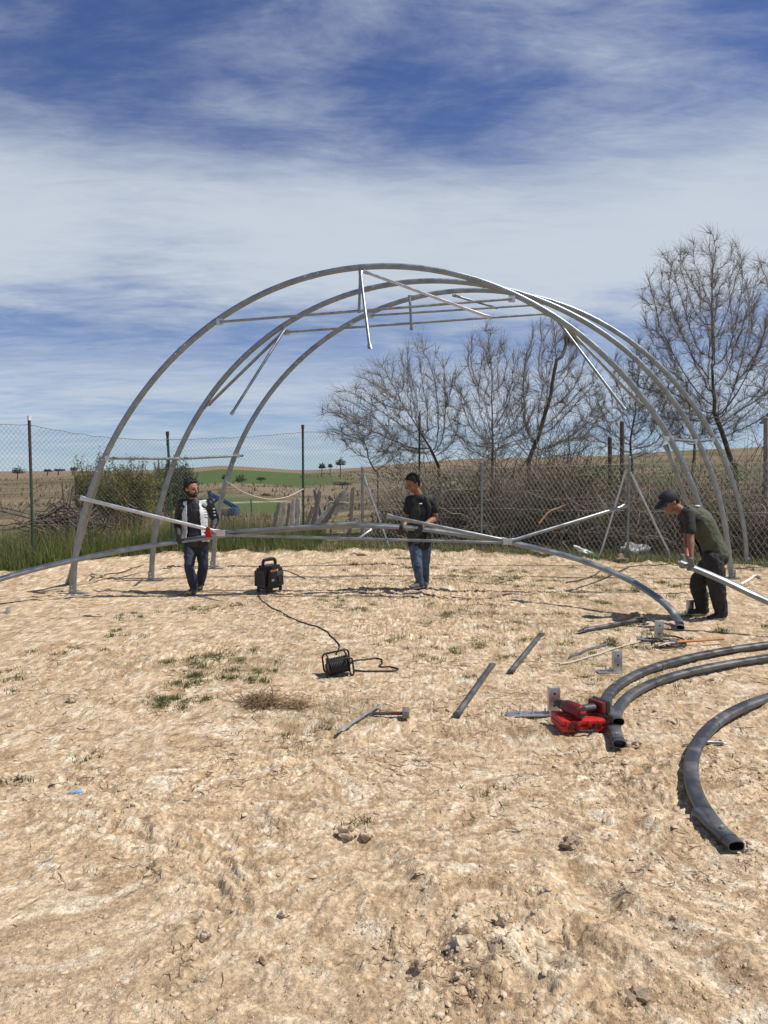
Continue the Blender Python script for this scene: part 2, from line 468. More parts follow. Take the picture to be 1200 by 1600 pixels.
# colours of the soil, verge and fields
C = np.empty((len(X), 3))
def mix(a, b, t): return a + (b - a) * np.asarray(t)[:, None]
n1 = fbm(X / 38, Y / 19, 4, 101); n2 = fbm(X / 6, Y / 6, 4, 102)
az = az_px(X, Y)
scrub = mix(np.array((.175, .125, .080)), np.array((.26, .20, .125)), np.clip(.5 + 1.6 * n1 + n2 * .6, 0, 1))
scrub = mix(scrub, np.array((.085, .10, .035)), np.clip(n2 * 1.4 + .1, 0, .6))
scrub = mix(scrub, np.array((.07, .055, .035)), np.clip(fbm(X / 2.6, Y / 2.6, 3, 105) * 2.2 - .1, 0, .7) * sstep(260, 120, DIST))
C[:] = scrub
fld = lambda m, col: C.__setitem__(slice(None), mix(C, np.array(col), m))
fj = fbm(X / 30, Y / 30, 3, 111) * 22
fld(sstep(180, 215, DIST + fj) * .85, (.235, .17, .105))
fld(sstep(72, 80, DIST + fj * .3) * sstep(190, 165, DIST + fj) * sstep(255, 300, az) * sstep(620, 470, az + DIST * .3 - 25), (.075, .115, .03))
fld(sstep(27, 29, DIST) * sstep(44, 40, DIST + fj * .1) * sstep(250, 300, az) * sstep(452, 432, az), (.085, .125, .035))
fld(sstep(46, 50, DIST + fj * .2) * sstep(68, 60, DIST + fj * .2) * sstep(375, 420, az) * sstep(620, 520, az) * .8, (.25, .19, .13))
fld(np.exp(-((DIST - 37 - (az - 395) * .03) / .5) ** 2) * sstep(340, 365, az) * sstep(460, 440, az), (.46, .38, .27))
fld(sstep(26, 40, DIST) * sstep(900, 1000, az) * np.clip(.45 + n2 * 2.2 + n1, 0, .85), (.07, .095, .03))
verge = mix(np.array((.15, .115, .065)), np.array((.09, .11, .03)), np.clip(.45 + fbm(X * .9, Y * .9, 3, 121) * 1.5, 0, 1))
verge = mix(verge, np.array((.33, .25, .16)), np.clip(fbm(X * 2.1, Y * 2.1, 3, 122) * 2 - .15, 0, .8))
kv = sstep(30, 22, DIST)
C[:] = mix(C, verge, kv)
soil = mix(np.array((.555, .405, .255)), np.array((.635, .485, .325)), np.clip(.5 + pl2 * 1.8, 0, 1))
soil = mix(soil, np.array((.72, .595, .43)), np.clip((fbm(wx * 3.3, wy * 5.2, 5, 131, .65) - .03) * 2.6, 0, .85) * np.clip(.6 + c1 * 2, 0, 1))
soil = mix(soil, np.array((.78, .69, .54)), np.clip((fbm(wx * 5.7 + 4, wy * 8.6, 5, 132, .65) - .20) * 4.0, 0, .8))
soil = mix(soil, np.array((.37, .25, .145)), np.clip((fbm(wx * 6.1, wy * 9.1, 5, 133, .70) - .05) * 2.4, 0, .75))
soil = mix(soil, np.array((.27, .185, .11)), np.clip(-c2 * 2.4 - .2, 0, .55))
soil = mix(soil, np.array((.53, .40, .26)), sstep(3.8, 2.5, y) * sstep(1.3, -.4, x) * .45)
litter = sstep(4.2, 5.6, y) * np.clip((fbm(x * .8 + 7, y * .8, 4, 141) + .10 * sstep(.6, 2.6, x) * sstep(7.0, 8.5, y) + .22 * sstep(10.5, 12.5, y) * sstep(-1.5, .5, x) - .20) * 2.6, 0, .6)
soil = mix(soil, np.array((.20, .165, .075)), litter * np.clip(.1 + c1 * 2.2 + c2 * 1.2, 0, 1))
hsh = lambda k, s_: (np.sin(k * 12.9898 + s_) * 43758.5453) % 1.0
soil = soil * (.86 + .26 * hsh(np.floor(lev2) + np.floor(pl * 9) * 7, 1.7))[:, None] * (.90 + .20 * hsh(np.floor(lev3) + np.floor(pl2 * 9) * 5, 4.1))[:, None]
soil = soil * np.array((1.03, 1.03, 1.02))
C[sel] = C[sel] + (soil - C[sel]) * (sil * near[sel])[:, None]
SITE_LITTER = (x, y, litter)

nr, nc = shape
idx = np.arange(nr * nc).reshape(nr, nc)
quads = np.stack([idx[:-1, :-1], idx[:-1, 1:], idx[1:, 1:], idx[1:, :-1]], -1).reshape(-1, 4)
gme = mesh_np('ground', np.stack([X, Y, Z], -1), [quads])
at = gme.attributes.new('soil', 'FLOAT_COLOR', 'POINT')
at.data.foreach_set('color', np.concatenate([np.clip(C, 0, 1), np.ones((len(C), 1))], 1).astype(np.float32).ravel())
gm = bpy.data.materials.new('dry_clay_soil'); gm.use_nodes = True
nt = gm.node_tree; gb = nt.nodes['Principled BSDF']
gb.inputs['Roughness'].default_value = .95; gb.inputs['Specular IOR Level'].default_value = .15
ga = nt.nodes.new('ShaderNodeAttribute'); ga.attribute_name = 'soil'
gt = nt.nodes.new('ShaderNodeTexCoord')
gmp = nt.nodes.new('ShaderNodeMapping'); gmp.inputs['Scale'].default_value = (1, 1.25, .12)   # grain lies flat, no streaks down steep faces
nt.links.new(gt.outputs['Object'], gmp.inputs[0])
def gnoise(s, d, r=.65):
    n = nt.nodes.new('ShaderNodeTexNoise'); n.inputs['Scale'].default_value = s; n.inputs['Detail'].default_value = d; n.inputs['Roughness'].default_value = r
    nt.links.new(gmp.outputs[0], n.inputs['Vector']); return n.outputs['Fac']
def gmap(v, a, b, c, d):
    n = nt.nodes.new('ShaderNodeMapRange'); nt.links.new(v, n.inputs[0])
    for i, q in enumerate((a, b, c, d)): n.inputs[i + 1].default_value = q
    return n.outputs[0]
g1 = gnoise(42, 9, .75); g2 = gnoise(5.5, 5)
mul = nt.nodes.new('ShaderNodeMath'); mul.operation = 'MULTIPLY'
nt.links.new(gmap(g1, .32, .68, .50, 1.34), mul.inputs[0]); nt.links.new(gmap(g2, .3, .7, .88, 1.1), mul.inputs[1])
vm = nt.nodes.new('ShaderNodeVectorMath'); vm.operation = 'SCALE'
nt.links.new(ga.outputs['Color'], vm.inputs[0]); nt.links.new(mul.outputs[0], vm.inputs['Scale'])
nt.links.new(vm.outputs[0], gb.inputs['Base Color'])
gbp = nt.nodes.new('ShaderNodeBump'); gbp.inputs['Strength'].default_value = .8; gbp.inputs['Distance'].default_value = .014
g3 = gnoise(46, 8, .74)
def gvor(s):
    vn = nt.nodes.new('ShaderNodeTexVoronoi'); vn.inputs['Scale'].default_value = s; vn.inputs['Randomness'].default_value = 1
    nt.links.new(gmp.outputs[0], vn.inputs['Vector']); return vn.outputs['Distance']
def gadd(a, b, k):
    n = nt.nodes.new('ShaderNodeMath'); n.operation = 'MULTIPLY_ADD'; nt.links.new(b, n.inputs[0]); n.inputs[1].default_value = k; nt.links.new(a, n.inputs[2]); return n.outputs[0]
g3 = gadd(gadd(g3, gvor(70), -.45), gvor(170), -.25)       # angular crumbs
nt.links.new(g3, gbp.inputs['Height']); nt.links.new(gbp.outputs[0], gb.inputs['Normal'])
ground = finish(gme, 'ground', gm, None, 3.1)
tag(ground, 'dry pale clay soil of the building plot and the fields beyond', 'ground', kind='structure')
# ------------------------------------------------------------------ greenhouse frame: three steel arches, purlins, ties and loose braces
YA, YB, YC = G(115, 928).y, 12.1, 13.2
trace_l = [(115, 930), (115, 887), (123, 840), (143, 773), (163, 713), (200, 640), (262, 570), (320, 517), (343, 501), (410, 458), (500, 427), (563, 417), (608, 414)]
trace_r = [(662, 419), (725, 433), (792, 458), (852, 483), (901, 521), (976, 589), (1028, 651), (1057, 705), (1077, 747), (1088, 780), (1116, 930)]
TRACES = [(trace_l + trace_r, YA),
    ([(237, 909), (239, 853), (247, 807), (258, 763), (278, 712), (297, 668), (315, 640), (345, 598), (393, 544), (446, 507), (509, 474), (586, 450), (663, 439), (731, 441),
      (800, 455), (860, 475), (917, 505), (982, 552), (1047, 620), (1086, 679), (1112, 741), (1129, 802), (1143, 909)], YB),
    ([(333, 889), (340, 813), (352, 753), (370, 707), (384, 672), (400, 647), (422, 617), (490, 543), (557, 498), (634, 468), (706, 456), (780, 457), (850, 468), (910, 487),
      (966, 520), (1031, 575), (1080, 627), (1112, 679), (1138, 731), (1158, 802), (1166, 888)], YC)]
ARCH = []
for tr_, Yd in TRACES:                                          # each hoop: radius as a smooth function of the angle about its foot line
    q = [U(a, b, Yd) for a, b in tr_]
    cx = (q[0].x + q[-1].x) / 2; z0 = (q[0].z + q[-1].z) / 2
    an_ = [math.atan2(w.z - z0, w.x - cx) for w in q]; rr_ = [math.hypot(w.z - z0, w.x - cx) for w in q]
    an_[0], an_[-1] = math.pi, 0.0
    wts = [3] + [1] * (len(q) - 2) + [3]
    ARCH.append((cx, z0, Yd, np.polyfit([a - math.pi / 2 for a in an_], rr_, 7, w=wts)))
ACX = ARCH[0][0]
def arch_pt(k, th, side):                                       # th 0 at the foot, 90 deg at the crown
    cx, z0, Yd, pf = ARCH[k]
    t = th if side > 0 else math.pi - th
    r = float(np.polyval(pf, t - math.pi / 2))
    return Vector((cx + r * math.cos(t), Yd, z0 + r * math.sin(t)))
def arch_th(k, z, side=1):                                      # angle at which an arch reaches a height
    lo, hi = 0.0, math.pi / 2
    for _ in range(40):
        m_ = (lo + hi) / 2
        if arch_pt(k, m_, side).z < z: lo = m_
        else: hi = m_
    return lo
house = thing('greenhouse_frame', 'half-built greenhouse frame of three tall galvanised steel arches', 'greenhouse frame', (ACX, YB, 0))
HO = house.location
def tube_part(name, pts, r, parent, m=M_GALV, r2=None, ref=(0, 1, 0), flat=True, org=HO, S=10, label=None):
    # round bar whose ends are hammered flat for bolting
    p = [Vector(w) for w in pts]
    if len(p) == 2 and flat:
        L = (p[1] - p[0]).length; d = (p[1] - p[0]) / L; e = min(.09, L * .12)
        ts = [0, e * .6, e, L / 2, L - e, L - e * .6, L]
        a = [r * 1.35, r * 1.3, r, r, r, r * 1.3, r * 1.35]; b = [r * .3, r * .35, r, r, r, r * .35, r * .3]
        p = [p[0] + d * t for t in ts]
    else: a, b = r, (r2 or r)
    o = MB().sweep(p, a, b, ref=ref, S=S).build(name, m, parent, .7, origin=org)
    if label: o['label'] = label
    return o
def bolt(p, parent, r=.013, d=(0, -1, 0), org=HO):
    p, d = Vector(p), Vector(d)
    return MB().cyl(p, p + d * .02, r, S=6).build('bolt', M_GALV2, parent, .5, origin=org)
for k in range(3):
    ths = np.concatenate([np.linspace(0, math.pi / 2, 44)])
    pts = [arch_pt(k, t, -1) for t in ths] + [arch_pt(k, t, 1) for t in ths[::-1][1:]]
    if k == 0: pass
    foot_l, foot_r = pts[0].copy(), pts[-1].copy()
    for w, p_ in ((foot_l, 0), (foot_r, -1)):
        pts[p_].z = float(gz(w.x, w.y)) + .01
    arch = MB().sweep(pts, .041, .028, ref=(0, 1, 0), S=16, power=2.6).build('arch', M_GALV, house, .7, origin=HO)
    arch['label'] = ['nearest of the three steel arches', 'middle of the three steel arches', 'farthest of the three steel arches'][k]
    for t, sd_ in ((.42, -1), (.42, 1), (.86, -1), (.86, 1), (1.32, -1), (1.32, 1)):
        c = arch_pt(k, t, sd_); c2 = arch_pt(k, t + .012, sd_)
        d = (c2 - c).normalized()
        MB().sweep([c - d * .03, c, c + d * .03], .0437, .0307, ref=(0, 1, 0), S=16, power=2.6).build('joint_sleeve', M_GALV, arch, .7, origin=HO)
        for e in (-.09, .09): bolt(c + d * e + Vector((0, -.03, 0)), arch)
    for f, sd_ in ((pts[0], -1), (pts[-1], 1)):                 # foot plate and upright ear
        m_ = MB()
        m_.box((f.x - sd_ * .05, f.y, f.z + .004), (.26, .16, .012), bev=.003)
        m_.box((f.x - sd_ * .0, f.y - .042, f.z + .075), (.085, .008, .13), bev=.002)
        m_.build('foot_plate', M_GALV, arch, .5, origin=HO)
        for h in (.06, .11): bolt((f.x, f.y - .046, f.z + h), arch)
# purlins along both sides
zl = U(165, 715, YA).z
for sd_, ex in ((-1, .10), (1, 0)):
    a = [arch_pt(k, arch_th(k, zl + (0 if sd_ < 0 else .27) + ARCH[k][1], sd_), sd_) + Vector((-sd_ * .055, 0, 0)) for k in range(3)]
    d = (a[2] - a[0]).normalized()
    tube_part('purlin', [a[0] - d * .02, a[1], a[2] + d * (ex + .02)], .020, house)
    for w in a: MB().box((w.x, w.y - .03, w.z), (.07, .012, .07), bev=.003).build('clamp', M_GALV2, house, .5, origin=HO)
# tie bars across the arches
for (a, b, Yd) in (((343, 503), (800, 467), YA - .035), ((448, 519), (856, 490), YB - .035), ((579, 493), (845, 476), YC - .035)):
    p0, p1 = U(*a, Yd), U(*b, Yd)
    tube_part('tie_bar', [p0, p1], .018, house)
    for w in (p0, p1): MB().box((w.x, w.y + .01, w.z), (.09, .014, .09), M=None, bev=.003).build('clamp', M_GALV2, house, .5, origin=HO)
# loose and fixed braces
for nm, a, b, Y0_, Y1_, r, mm in (
        ('strut', (563, 421), (561, 489), YA - .04, YA - .04, .019, M_GALV), ('strut', (563, 423), (578, 545), YA - .05, YA - .75, .021, M_GALV),
        ('strut', (568, 424), (768, 497), YA - .05, YA - .45, .021, M_GALV2), ('strut', (640, 461), (643, 516), YB - .05, YB - .05, .020, M_GALV),
        ('strut', (707, 461), (777, 481), YC - .04, YC + .5, .020, M_GALV), ('strut', (446, 513), (361, 648), YB - .05, YB - .7, .021, M_GALV),
        ('brace', (443, 517), (316, 641), YB - .05, YB - .05, .015, M_GALV), ('brace', (442, 521), (326, 634), YB + .04, YB + .04, .013, M_GALV),
        ('strut', (873, 503), (976, 640), YB - .05, YB - .7, .021, M_GALV), ('brace', (882, 508), (1003, 634), YA + .05, YA + .05, .020, M_GALV),
        ('brace', (162, 716), (106, 913), YA + .06, YA + .12, .036, M_GALV), ('brace', (1040, 695), (1079, 800), YA + .06, YA + .2, .030, M_GALV)):
    p0, p1 = U(*a, Y0_), U(*b, Y1_)
    if nm == 'brace' and b[1] == 913: p1 = G(*b)
    tube_part(nm, [p0, p1], r, house, mm)
MB().box(tuple(U(549, 509, YC - .05)), (.05, .03, .10), bev=.003).build('hanging_bracket', M_GALV2, house, .5, origin=HO)

# ------------------------------------------------------------------ the next arch, held up by the men
q0 = G(-150, 972)
wp = [(0, 905, 9.9), (160, 866, 10.45), (335, 838, 10.72), (450, 827, 10.8), (565, 821, 10.82), (660, 827, 10.78), (740, 838, 10.65), (800, 848, 10.5),
      (900, 873, 10.05), (980, 905, 9.55), (1035, 940, 9.05), (1058, 966, 8.75)]
arc = [q0 + Vector((0, 0, .05))] + [U(*w) for w in wp] + [G(1063, 986) + Vector((0, 0, .04))]
raised = thing('raised_arch', 'unfinished curved steel arch with tie bar and loose braces, lifted by two men', 'steel arch', (arc[5].x, arc[5].y, 0))
RO = raised.location
MB().sweep(spline(arc, 8), .047, .029, ref=(0, -.38, .92), S=14, hollow=.25, wall=.004, caps=True, power=2.6).build('arch', M_GALV, raised, .7, origin=RO)
tube_part('tie_bar', [U(347, 836, 10.66), U(790, 848, 10.45)], .020, raised, M_GALV, org=RO)
tube_part('brace', [U(125, 778, 10.5), U(345, 832, 10.66)], .027, raised, M_GALV2, org=RO)
tube_part('brace', [U(347, 832, 10.68), U(563, 817, 10.75)], .027, raised, M_GALV, org=RO)
tube_part('brace', [U(604, 806, 10.60), U(792, 845, 10.46)], .027, raised, M_GALV, org=RO)
tube_part('brace', [U(796, 846, 10.44), U(979, 790, 11.0)], .024, raised, M_GALV, org=RO)
tube_part('short_strut', [U(557, 843, 10.57), U(581, 827, 10.70)], .014, raised, M_GALV2, org=RO)
for a in ((345, 833, 10.63), (793, 846, 10.42)):
    c = U(*a)
    MB().box(tuple(c), (.12, .02, .085), bev=.004).build('joint_plate', M_GALV2, raised, .5, origin=RO)
    for dx in (-.03, .03): bolt(c + Vector((dx, -.01, .01)), raised, org=RO)
for t in (.35, .8):
    pass

# ------------------------------------------------------------------ curved tubes on the ground
def ground_tube(name, pxs, label, lift=.036, grp='loose curved steel tubes', m=M_TUBE, joints=(), last_lift=None):
    pts = []
    for i, w in enumerate(pxs):
        d = ray(w[0], w[1]); t = (.05 - CAMZ) / d.z; pts.append(Vector((d.x * t, d.y * t, 0.0)))
    P = spline(pts, 10)
    cl_ = np.concatenate([[0], np.cumsum(np.linalg.norm(np.diff(P, axis=0), axis=1))]); cl_ = cl_ / cl_[-1] * 2 - 1
    for k in (0, 1): P[:, k] = np.polyval(np.polyfit(cl_, P[:, k], 5), cl_)       # rolled tube: one even curve
    zz_ = np.array([gz(a[0], a[1], .05) for a in P])
    ker = np.ones(15) / 15                                        # a stiff tube bridges the small hollows
    zs = np.convolve(np.pad(zz_, 7, mode='edge'), ker, mode='valid')
    tt_ = np.linspace(-1, 1, len(P)); pz = np.polyval(np.polyfit(tt_, zs, 2), tt_)   # steel does not follow every bump
    zs = pz + max(0, np.percentile(zz_ - pz, 75)) * .6
    P[:, 2] = zs + lift
    if last_lift:
        n_ = len(P); P[:, 2] += last_lift * np.clip(1 - np.arange(n_) / (n_ * .35), 0, 1) ** 1.5
    root = thing(name, label, 'steel tube', (P[0][0], P[0][1], P[0][2] - lift), group=grp)
    o = root.location
    MB().sweep(P, .043, .027, ref=(0, 0, 1), S=16, hollow=.35, wall=.0045, power=2.8).build('tube', m, root, .7, origin=o)
    for j in joints:
        k = int(j * (len(P) - 2)); d = Vector(P[k + 1] - P[k]).normalized(); c = Vector(P[k])
        MB().sweep([c - d * .006, c, c + d * .006], .0448, .0287, ref=(0, 0, 1), S=16, power=2.8).build('seam', M_GREYPL, root, .7, origin=o)
        MB().cyl(c + d * .06 + Vector((0, 0, .028)), c + d * .06 + Vector((0, 0, .040)), .012, S=6).build('bolt', M_GALV2, root, .5, origin=o)
    return root
ground_tube('curved_tube', [(965, 1165), (962, 1128), (968, 1104), (998, 1078), (1045, 1059), (1110, 1042), (1200, 1026), (1330, 1010)],
            'curved steel tube on the soil, its open end in front of the red toolbox', joints=(.02, .52))
ground_tube('curved_tube', [(962, 1140), (947, 1102), (958, 1078), (990, 1056), (1050, 1034), (1120, 1018), (1200, 1006), (1340, 990)],
            'curved steel tube whose open end rests beside the drill on the red toolbox', joints=(.30, .55), last_lift=.045)
ground_tube('curved_tube', [(1148, 1322), (1118, 1290), (1092, 1255), (1079, 1215), (1085, 1178), (1108, 1145), (1150, 1115), (1200, 1096), (1300, 1070)],
            'curved steel tube nearest the camera, bowed on the soil at the right', joints=(.05, .66))
# the tube end held by the bending man
h0, h1 = U(1063, 879, 8.70), U(1200, 940, 8.25)
h2 = h1 + (h1 - h0) * .9 + Vector((0, -.3, -.05)); h2.z = float(gz(h2.x, h2.y)) + .05
held = thing('lifted_tube', 'thick grey steel tube with one end raised by the bending man in a cap', 'steel tube', (h1.x, h1.y, h1.z))
MB().sweep(spline([h0, h0 + (h1 - h0) * .5 + Vector((0, 0, .012)), h1, h2], 8), .043, .030, ref=(0, -.5, .86), S=14, hollow=.3, power=2.6).build('tube', M_GALV, held, .7, origin=held.location)
# straight bars on the soil
def straight_bar(a, b, r, label, m=M_TUBE, name='steel_bar', cat='steel bar', lift=None):
    p0, p1 = G(*a), G(*b)
    L = r if lift is None else lift
    p0.z = gz(p0.x, p0.y, .03) + L; p1.z = gz(p1.x, p1.y, .03) + L
    mid = (p0 + p1) / 2; up = max(0, gz(mid.x, mid.y, .03) + L - mid.z); p0.z += up; p1.z += up
    root = thing(name, label, cat, (p0.x, p0.y, p0.z - L))
    tube_part('tube', [p0, p1], r, root, m, org=root.location, ref=(0, 0, 1))
    for w, s_ in ((p0, 1), (p1, -1)):
        d = (p1 - p0).normalized() * s_
        MB().cyl(w + d * .035 + Vector((0, 0, r * .3)), w + d * .035 + Vector((0, 0, r * .3 + .012)), .011, S=6).build('bolt', M_GALV2, root, .5, origin=root.location)
    return root
straight_bar((714, 1123), (770, 1042), .026, 'straight grey steel bar with flattened ends, left of the pair on the soil')
straight_bar((798, 1054), (846, 994), .026, 'straight grey steel bar lying behind the other bar, farther from the camera')
straight_bar((904, 991), (1012, 966), .024, 'short dark steel bar propped on a stone near the bending man')
straight_bar((527, 1155), (594, 1109), .009, 'thin steel rod lying across the handle of the hammer', M_GALV2, 'steel_rod', 'steel rod', .03)
straight_bar((1085, 1166), (1133, 1164), .012, 'thin grey rod poking out under the nearest curved tube', M_GALV, 'steel_rod', 'steel rod')

# ------------------------------------------------------------------ anchor brackets
def anchor(px, py, rz, label, s=1.0, studs=3, base=.34, tilt=0.0):
    g = G(px, py)
    root = thing('anchor_bracket', label, 'bracket', (g.x, g.y, gz(g.x, g.y, .05)), (0, tilt, rz), 'anchor brackets for the arch feet')
    w, h = .085 * s, .205 * s
    m_ = MB()                                                      # channel-shaped upright
    m_.box((0, 0, h / 2), (w, .006, h), bev=.0015)
    m_.box((w / 2 - .003, .024, h / 2), (.006, .042, h), bev=.0015)
    m_.box((-w / 2 + .003, .024, h / 2), (.006, .042, h), bev=.0015)
    m_.build('upright', M_GALV2, root, .5)
    MB().box((-base / 2 + w / 2, .02, .004), (base, .10, .008), bev=.002).build('base_plate', M_GALV2, root, .5)
    for z_ in (.35, .78):
        MB().cyl((0, -.0032, h * z_), (0, -.0045, h * z_), .009 * s, S=12).build('hole', M_BLACK, root, .5)
    for i in range(studs):
        xx_ = -w * .75 - i * (base - w) * .3
        MB().cyl((xx_, .02, .008), (xx_, .02, .045 + .03 * ((i * 7) % 3) / 2), .007, S=8).build('stud', M_GALV2, root, .5)
        MB().cyl((xx_, .02, .008), (xx_, .02, .02), .014, S=6).build('nut', M_GALV2, root, .5)
    return root
anchor(866, 1118, .05, 'zinc anchor bracket with long base plate beside the red toolbox', 1.0, 4, .40)
anchor(965, 1051, .08, 'zinc anchor bracket standing alone behind the curved tubes', .95, 2, .22)
anchor(1029, 1002, -.15, 'zinc anchor bracket tangled in wire beside the wooden handle', 1.0, 3, .26, .05)
anchor(1079, 962, .1, 'zinc anchor bracket by the shoes of the bending man', .9, 1, .2)
anchor(12, 959, .1, 'zinc base plate lying on the soil at the left edge', .35, 2, .55)
# ------------------------------------------------------------------ tools
def rotz(a): return Matrix.Rotation(a, 4, 'Z')
g = G(909, 1146)
case = thing('toolbox', 'flat red plastic toolbox lying on the soil with a drill on it', 'toolbox', (g.x, g.y + .12, gz(g.x, g.y + .1, .1)), (0, .02, .12))
case.scale = (.92, .92, .92)
MB().box((0, 0, .030), (.345, .25, .05), bev=.014).build('tray', M_RED, case, .5)
m_ = MB().box((0, 0, .078), (.350, .256, .040), bev=.015)
for sx in (-.125, -.04, .045, .125): m_.box((sx, -.118, .072), (.035, .036, .044), bev=.006)
for sy in (-.06, .06): m_.box((0, sy, .098), (.30, .028, .012), bev=.004)
m_.build('lid', M_RED, case, .5)
for sx in (-.10, .10): MB().box((sx, -.131, .055), (.045, .014, .05), bev=.004).build('latch', M_DKRED, case, .5)
m_ = MB().sweep(spline([(-.06, -.125, .03), (-.055, -.165, .03), (0, -.172, .03), (.055, -.165, .03), (.06, -.125, .03)], 5), .011, S=8).build('handle', M_BLACK, case, .7)
def drill(loc, rot, label):
    r = thing('cordless_drill', label, 'drill', loc, rot, 'cordless drills on the toolbox')
    MB().sweep([(-.085, 0, 0), (-.08, 0, 0), (-.03, 0, 0), (.03, 0, 0), (.05, 0, 0)], [.030, .036, .038, .036, .028], [.033, .040, .042, .039, .030], S=16).build('housing', M_DKRED, r, .6)
    MB().sweep([(.05, 0, 0), (.075, 0, 0), (.10, 0, 0), (.125, 0, 0)], [.026, .025, .021, .010], S=14).build('chuck', M_BLACK, r, .6)
    MB().cyl((-.086, 0, 0), (-.090, 0, 0), .026, S=18).build('rear_cap', M_GREYPL, r, .5)
    MB().box((-.0925, 0, 0), (.003, .012, .036), bev=.001).build('print', M_RED, r, .5)
    MB().sweep(spline([(-.03, 0, -.02), (-.04, 0, -.07), (-.052, 0, -.125)], 4), .020, .024, ref=(1, 0, 0), S=12).build('grip', M_GREYPL, r, .6)
    MB().box((-.05, 0, -.150), (.105, .068, .034), bev=.008).build('battery_mount', M_DKRED, r, .5)
    MB().box((-.05, 0, -.182), (.110, .072, .034), bev=.007).build('battery', M_BLACK, r, .5)
    MB().box((-.008, 0, -.045), (.016, .014, .03), bev=.004).build('trigger', M_RED, r, .5)
    return r
ct = case.location
# the drill lies on its side on the lid, rear cap towards the camera, battery to the right
dx_, dz_ = Vector((-.50, .86, 0)).normalized(), Vector((-.86, -.50, 0)).normalized()
DM = Matrix((dx_, dz_.cross(dx_), dz_)).transposed()
dr = drill((ct.x - .055, ct.y - .02, ct.z + .147), DM.to_euler(), 'dark red cordless drill lying on its side on the red toolbox')
dr.scale = (1.32, 1.32, 1.25)
del dr['group']
# club hammer
g = G(612, 1122)
ham = thing('hammer', 'short club hammer with dark handle lying on the soil', 'hammer', (g.x, g.y, gz(g.x, g.y, .1)), (0, 0, -.05))
MB().sweep(spline([(-.15, 0, .024), (-.08, 0, .026), (0, 0, .028), (.085, 0, .03)], 4), [.015] * 13, [.012] * 13, S=10).build('handle', M_GREYPL, ham, .6)
MB().sweep([(.0, 0, .0285), (.03, 0, .029), (.06, 0, .0295)], .0165, .0135, S=10).build('red_band', M_DKRED, ham, .6)
MB().box((.105, 0, .036), (.052, .115, .055), bev=.010).build('head', M_IRON, ham, .5)
# wooden-handled mattock among wires
g = G(1088, 1008)
mt = thing('mattock', 'tool with orange wooden handle and iron head behind the curved tubes', 'mattock', (g.x, g.y, gz(g.x, g.y, .15)), (0, 0, .14))
MB().sweep([(-.24, 0, .035), (-.1, 0, .04), (.1, 0, .046), (.30, 0, .055)], [.019, .017, .017, .020], [.015, .014, .014, .016], S=10).build('handle', M_WOODH, mt, .6)
MB().box((-.255, 0, .036), (.07, .06, .055), bev=.012).build('head', M_IRON, mt, .5)
MB().sweep(spline([(-.27, -.02, .04), (-.36, -.05, .045), (-.46, -.06, .025)], 5), [.035] * 5 + [.03] * 6, [.012] * 11, S=8).build('blade', M_IRON, mt, .6)
# generator
g = G(420, 926)
gen = thing('generator', 'black portable suitcase generator standing on the soil behind the cable reel', 'generator', (g.x, g.y + .08, gz(g.x, g.y, .15)), (0, 0, math.radians(-36)))
bm = bmesh.new(); bmesh.ops.create_cube(bm, size=1)
for w in bm.verts:
    w.co.x *= .27 * (.93 if w.co.z > 0 else 1); w.co.y *= .40 * (.84 if w.co.z > 0 else 1); w.co.z = w.co.z * .33 + .195
bmesh.ops.bevel(bm, geom=list(bm.edges), offset=.04, segments=4, affect='EDGES')
me = bpy.data.meshes.new('housing'); bm.to_mesh(me); bm.free()
finish(me, 'housing', M_BLACK, gen, .7)
MB().sweep(spline([(0, -.13, .35), (0, -.125, .41), (0, -.09, .44), (0, .07, .44), (0, .115, .41), (0, .12, .35)], 5), .026, .018, ref=(1, 0, 0), S=12).build('handle', M_BLACK, gen, .7)
MB().box((0, -.198, .185), (.20, .012, .225), bev=.005).build('front_panel', M_GREYPL, gen, .5)
for i in range(6):
    MB().box((0, -.207, .105 + i * .028), (.16, .010, .010), bev=.003).build('slat', M_BLACK, gen, .5)
MB().box((.1335, .02, .20), (.010, .25, .16), bev=.004).build('side_panel', M_GREYPL, gen, .5)
lab = MB().box((.1365, -.04, .295), (.004, .15, .035), bev=.001).build('label_plate', M_ORANGE, gen, .5)
for i in range(5): MB().box((.1395, -.095 + i * .026, .297), (.002, .014, .017)).build('letter', M_WHITE, lab, 0)
MB().cyl((.137, .07, .17), (.150, .07, .17), .055, S=20).build('starter_cover', M_BLACK, gen, .6)
MB().box((.139, -.07, .16), (.004, .05, .03), bev=.001).build('sticker', M_BAG, gen, .5)
for sx in (-.09, .09):
    for sy in (-.13, .13): MB().cyl((sx, sy, -.015), (sx, sy, .045), .022, S=10).build('foot', M_RUBBER, gen, .6)
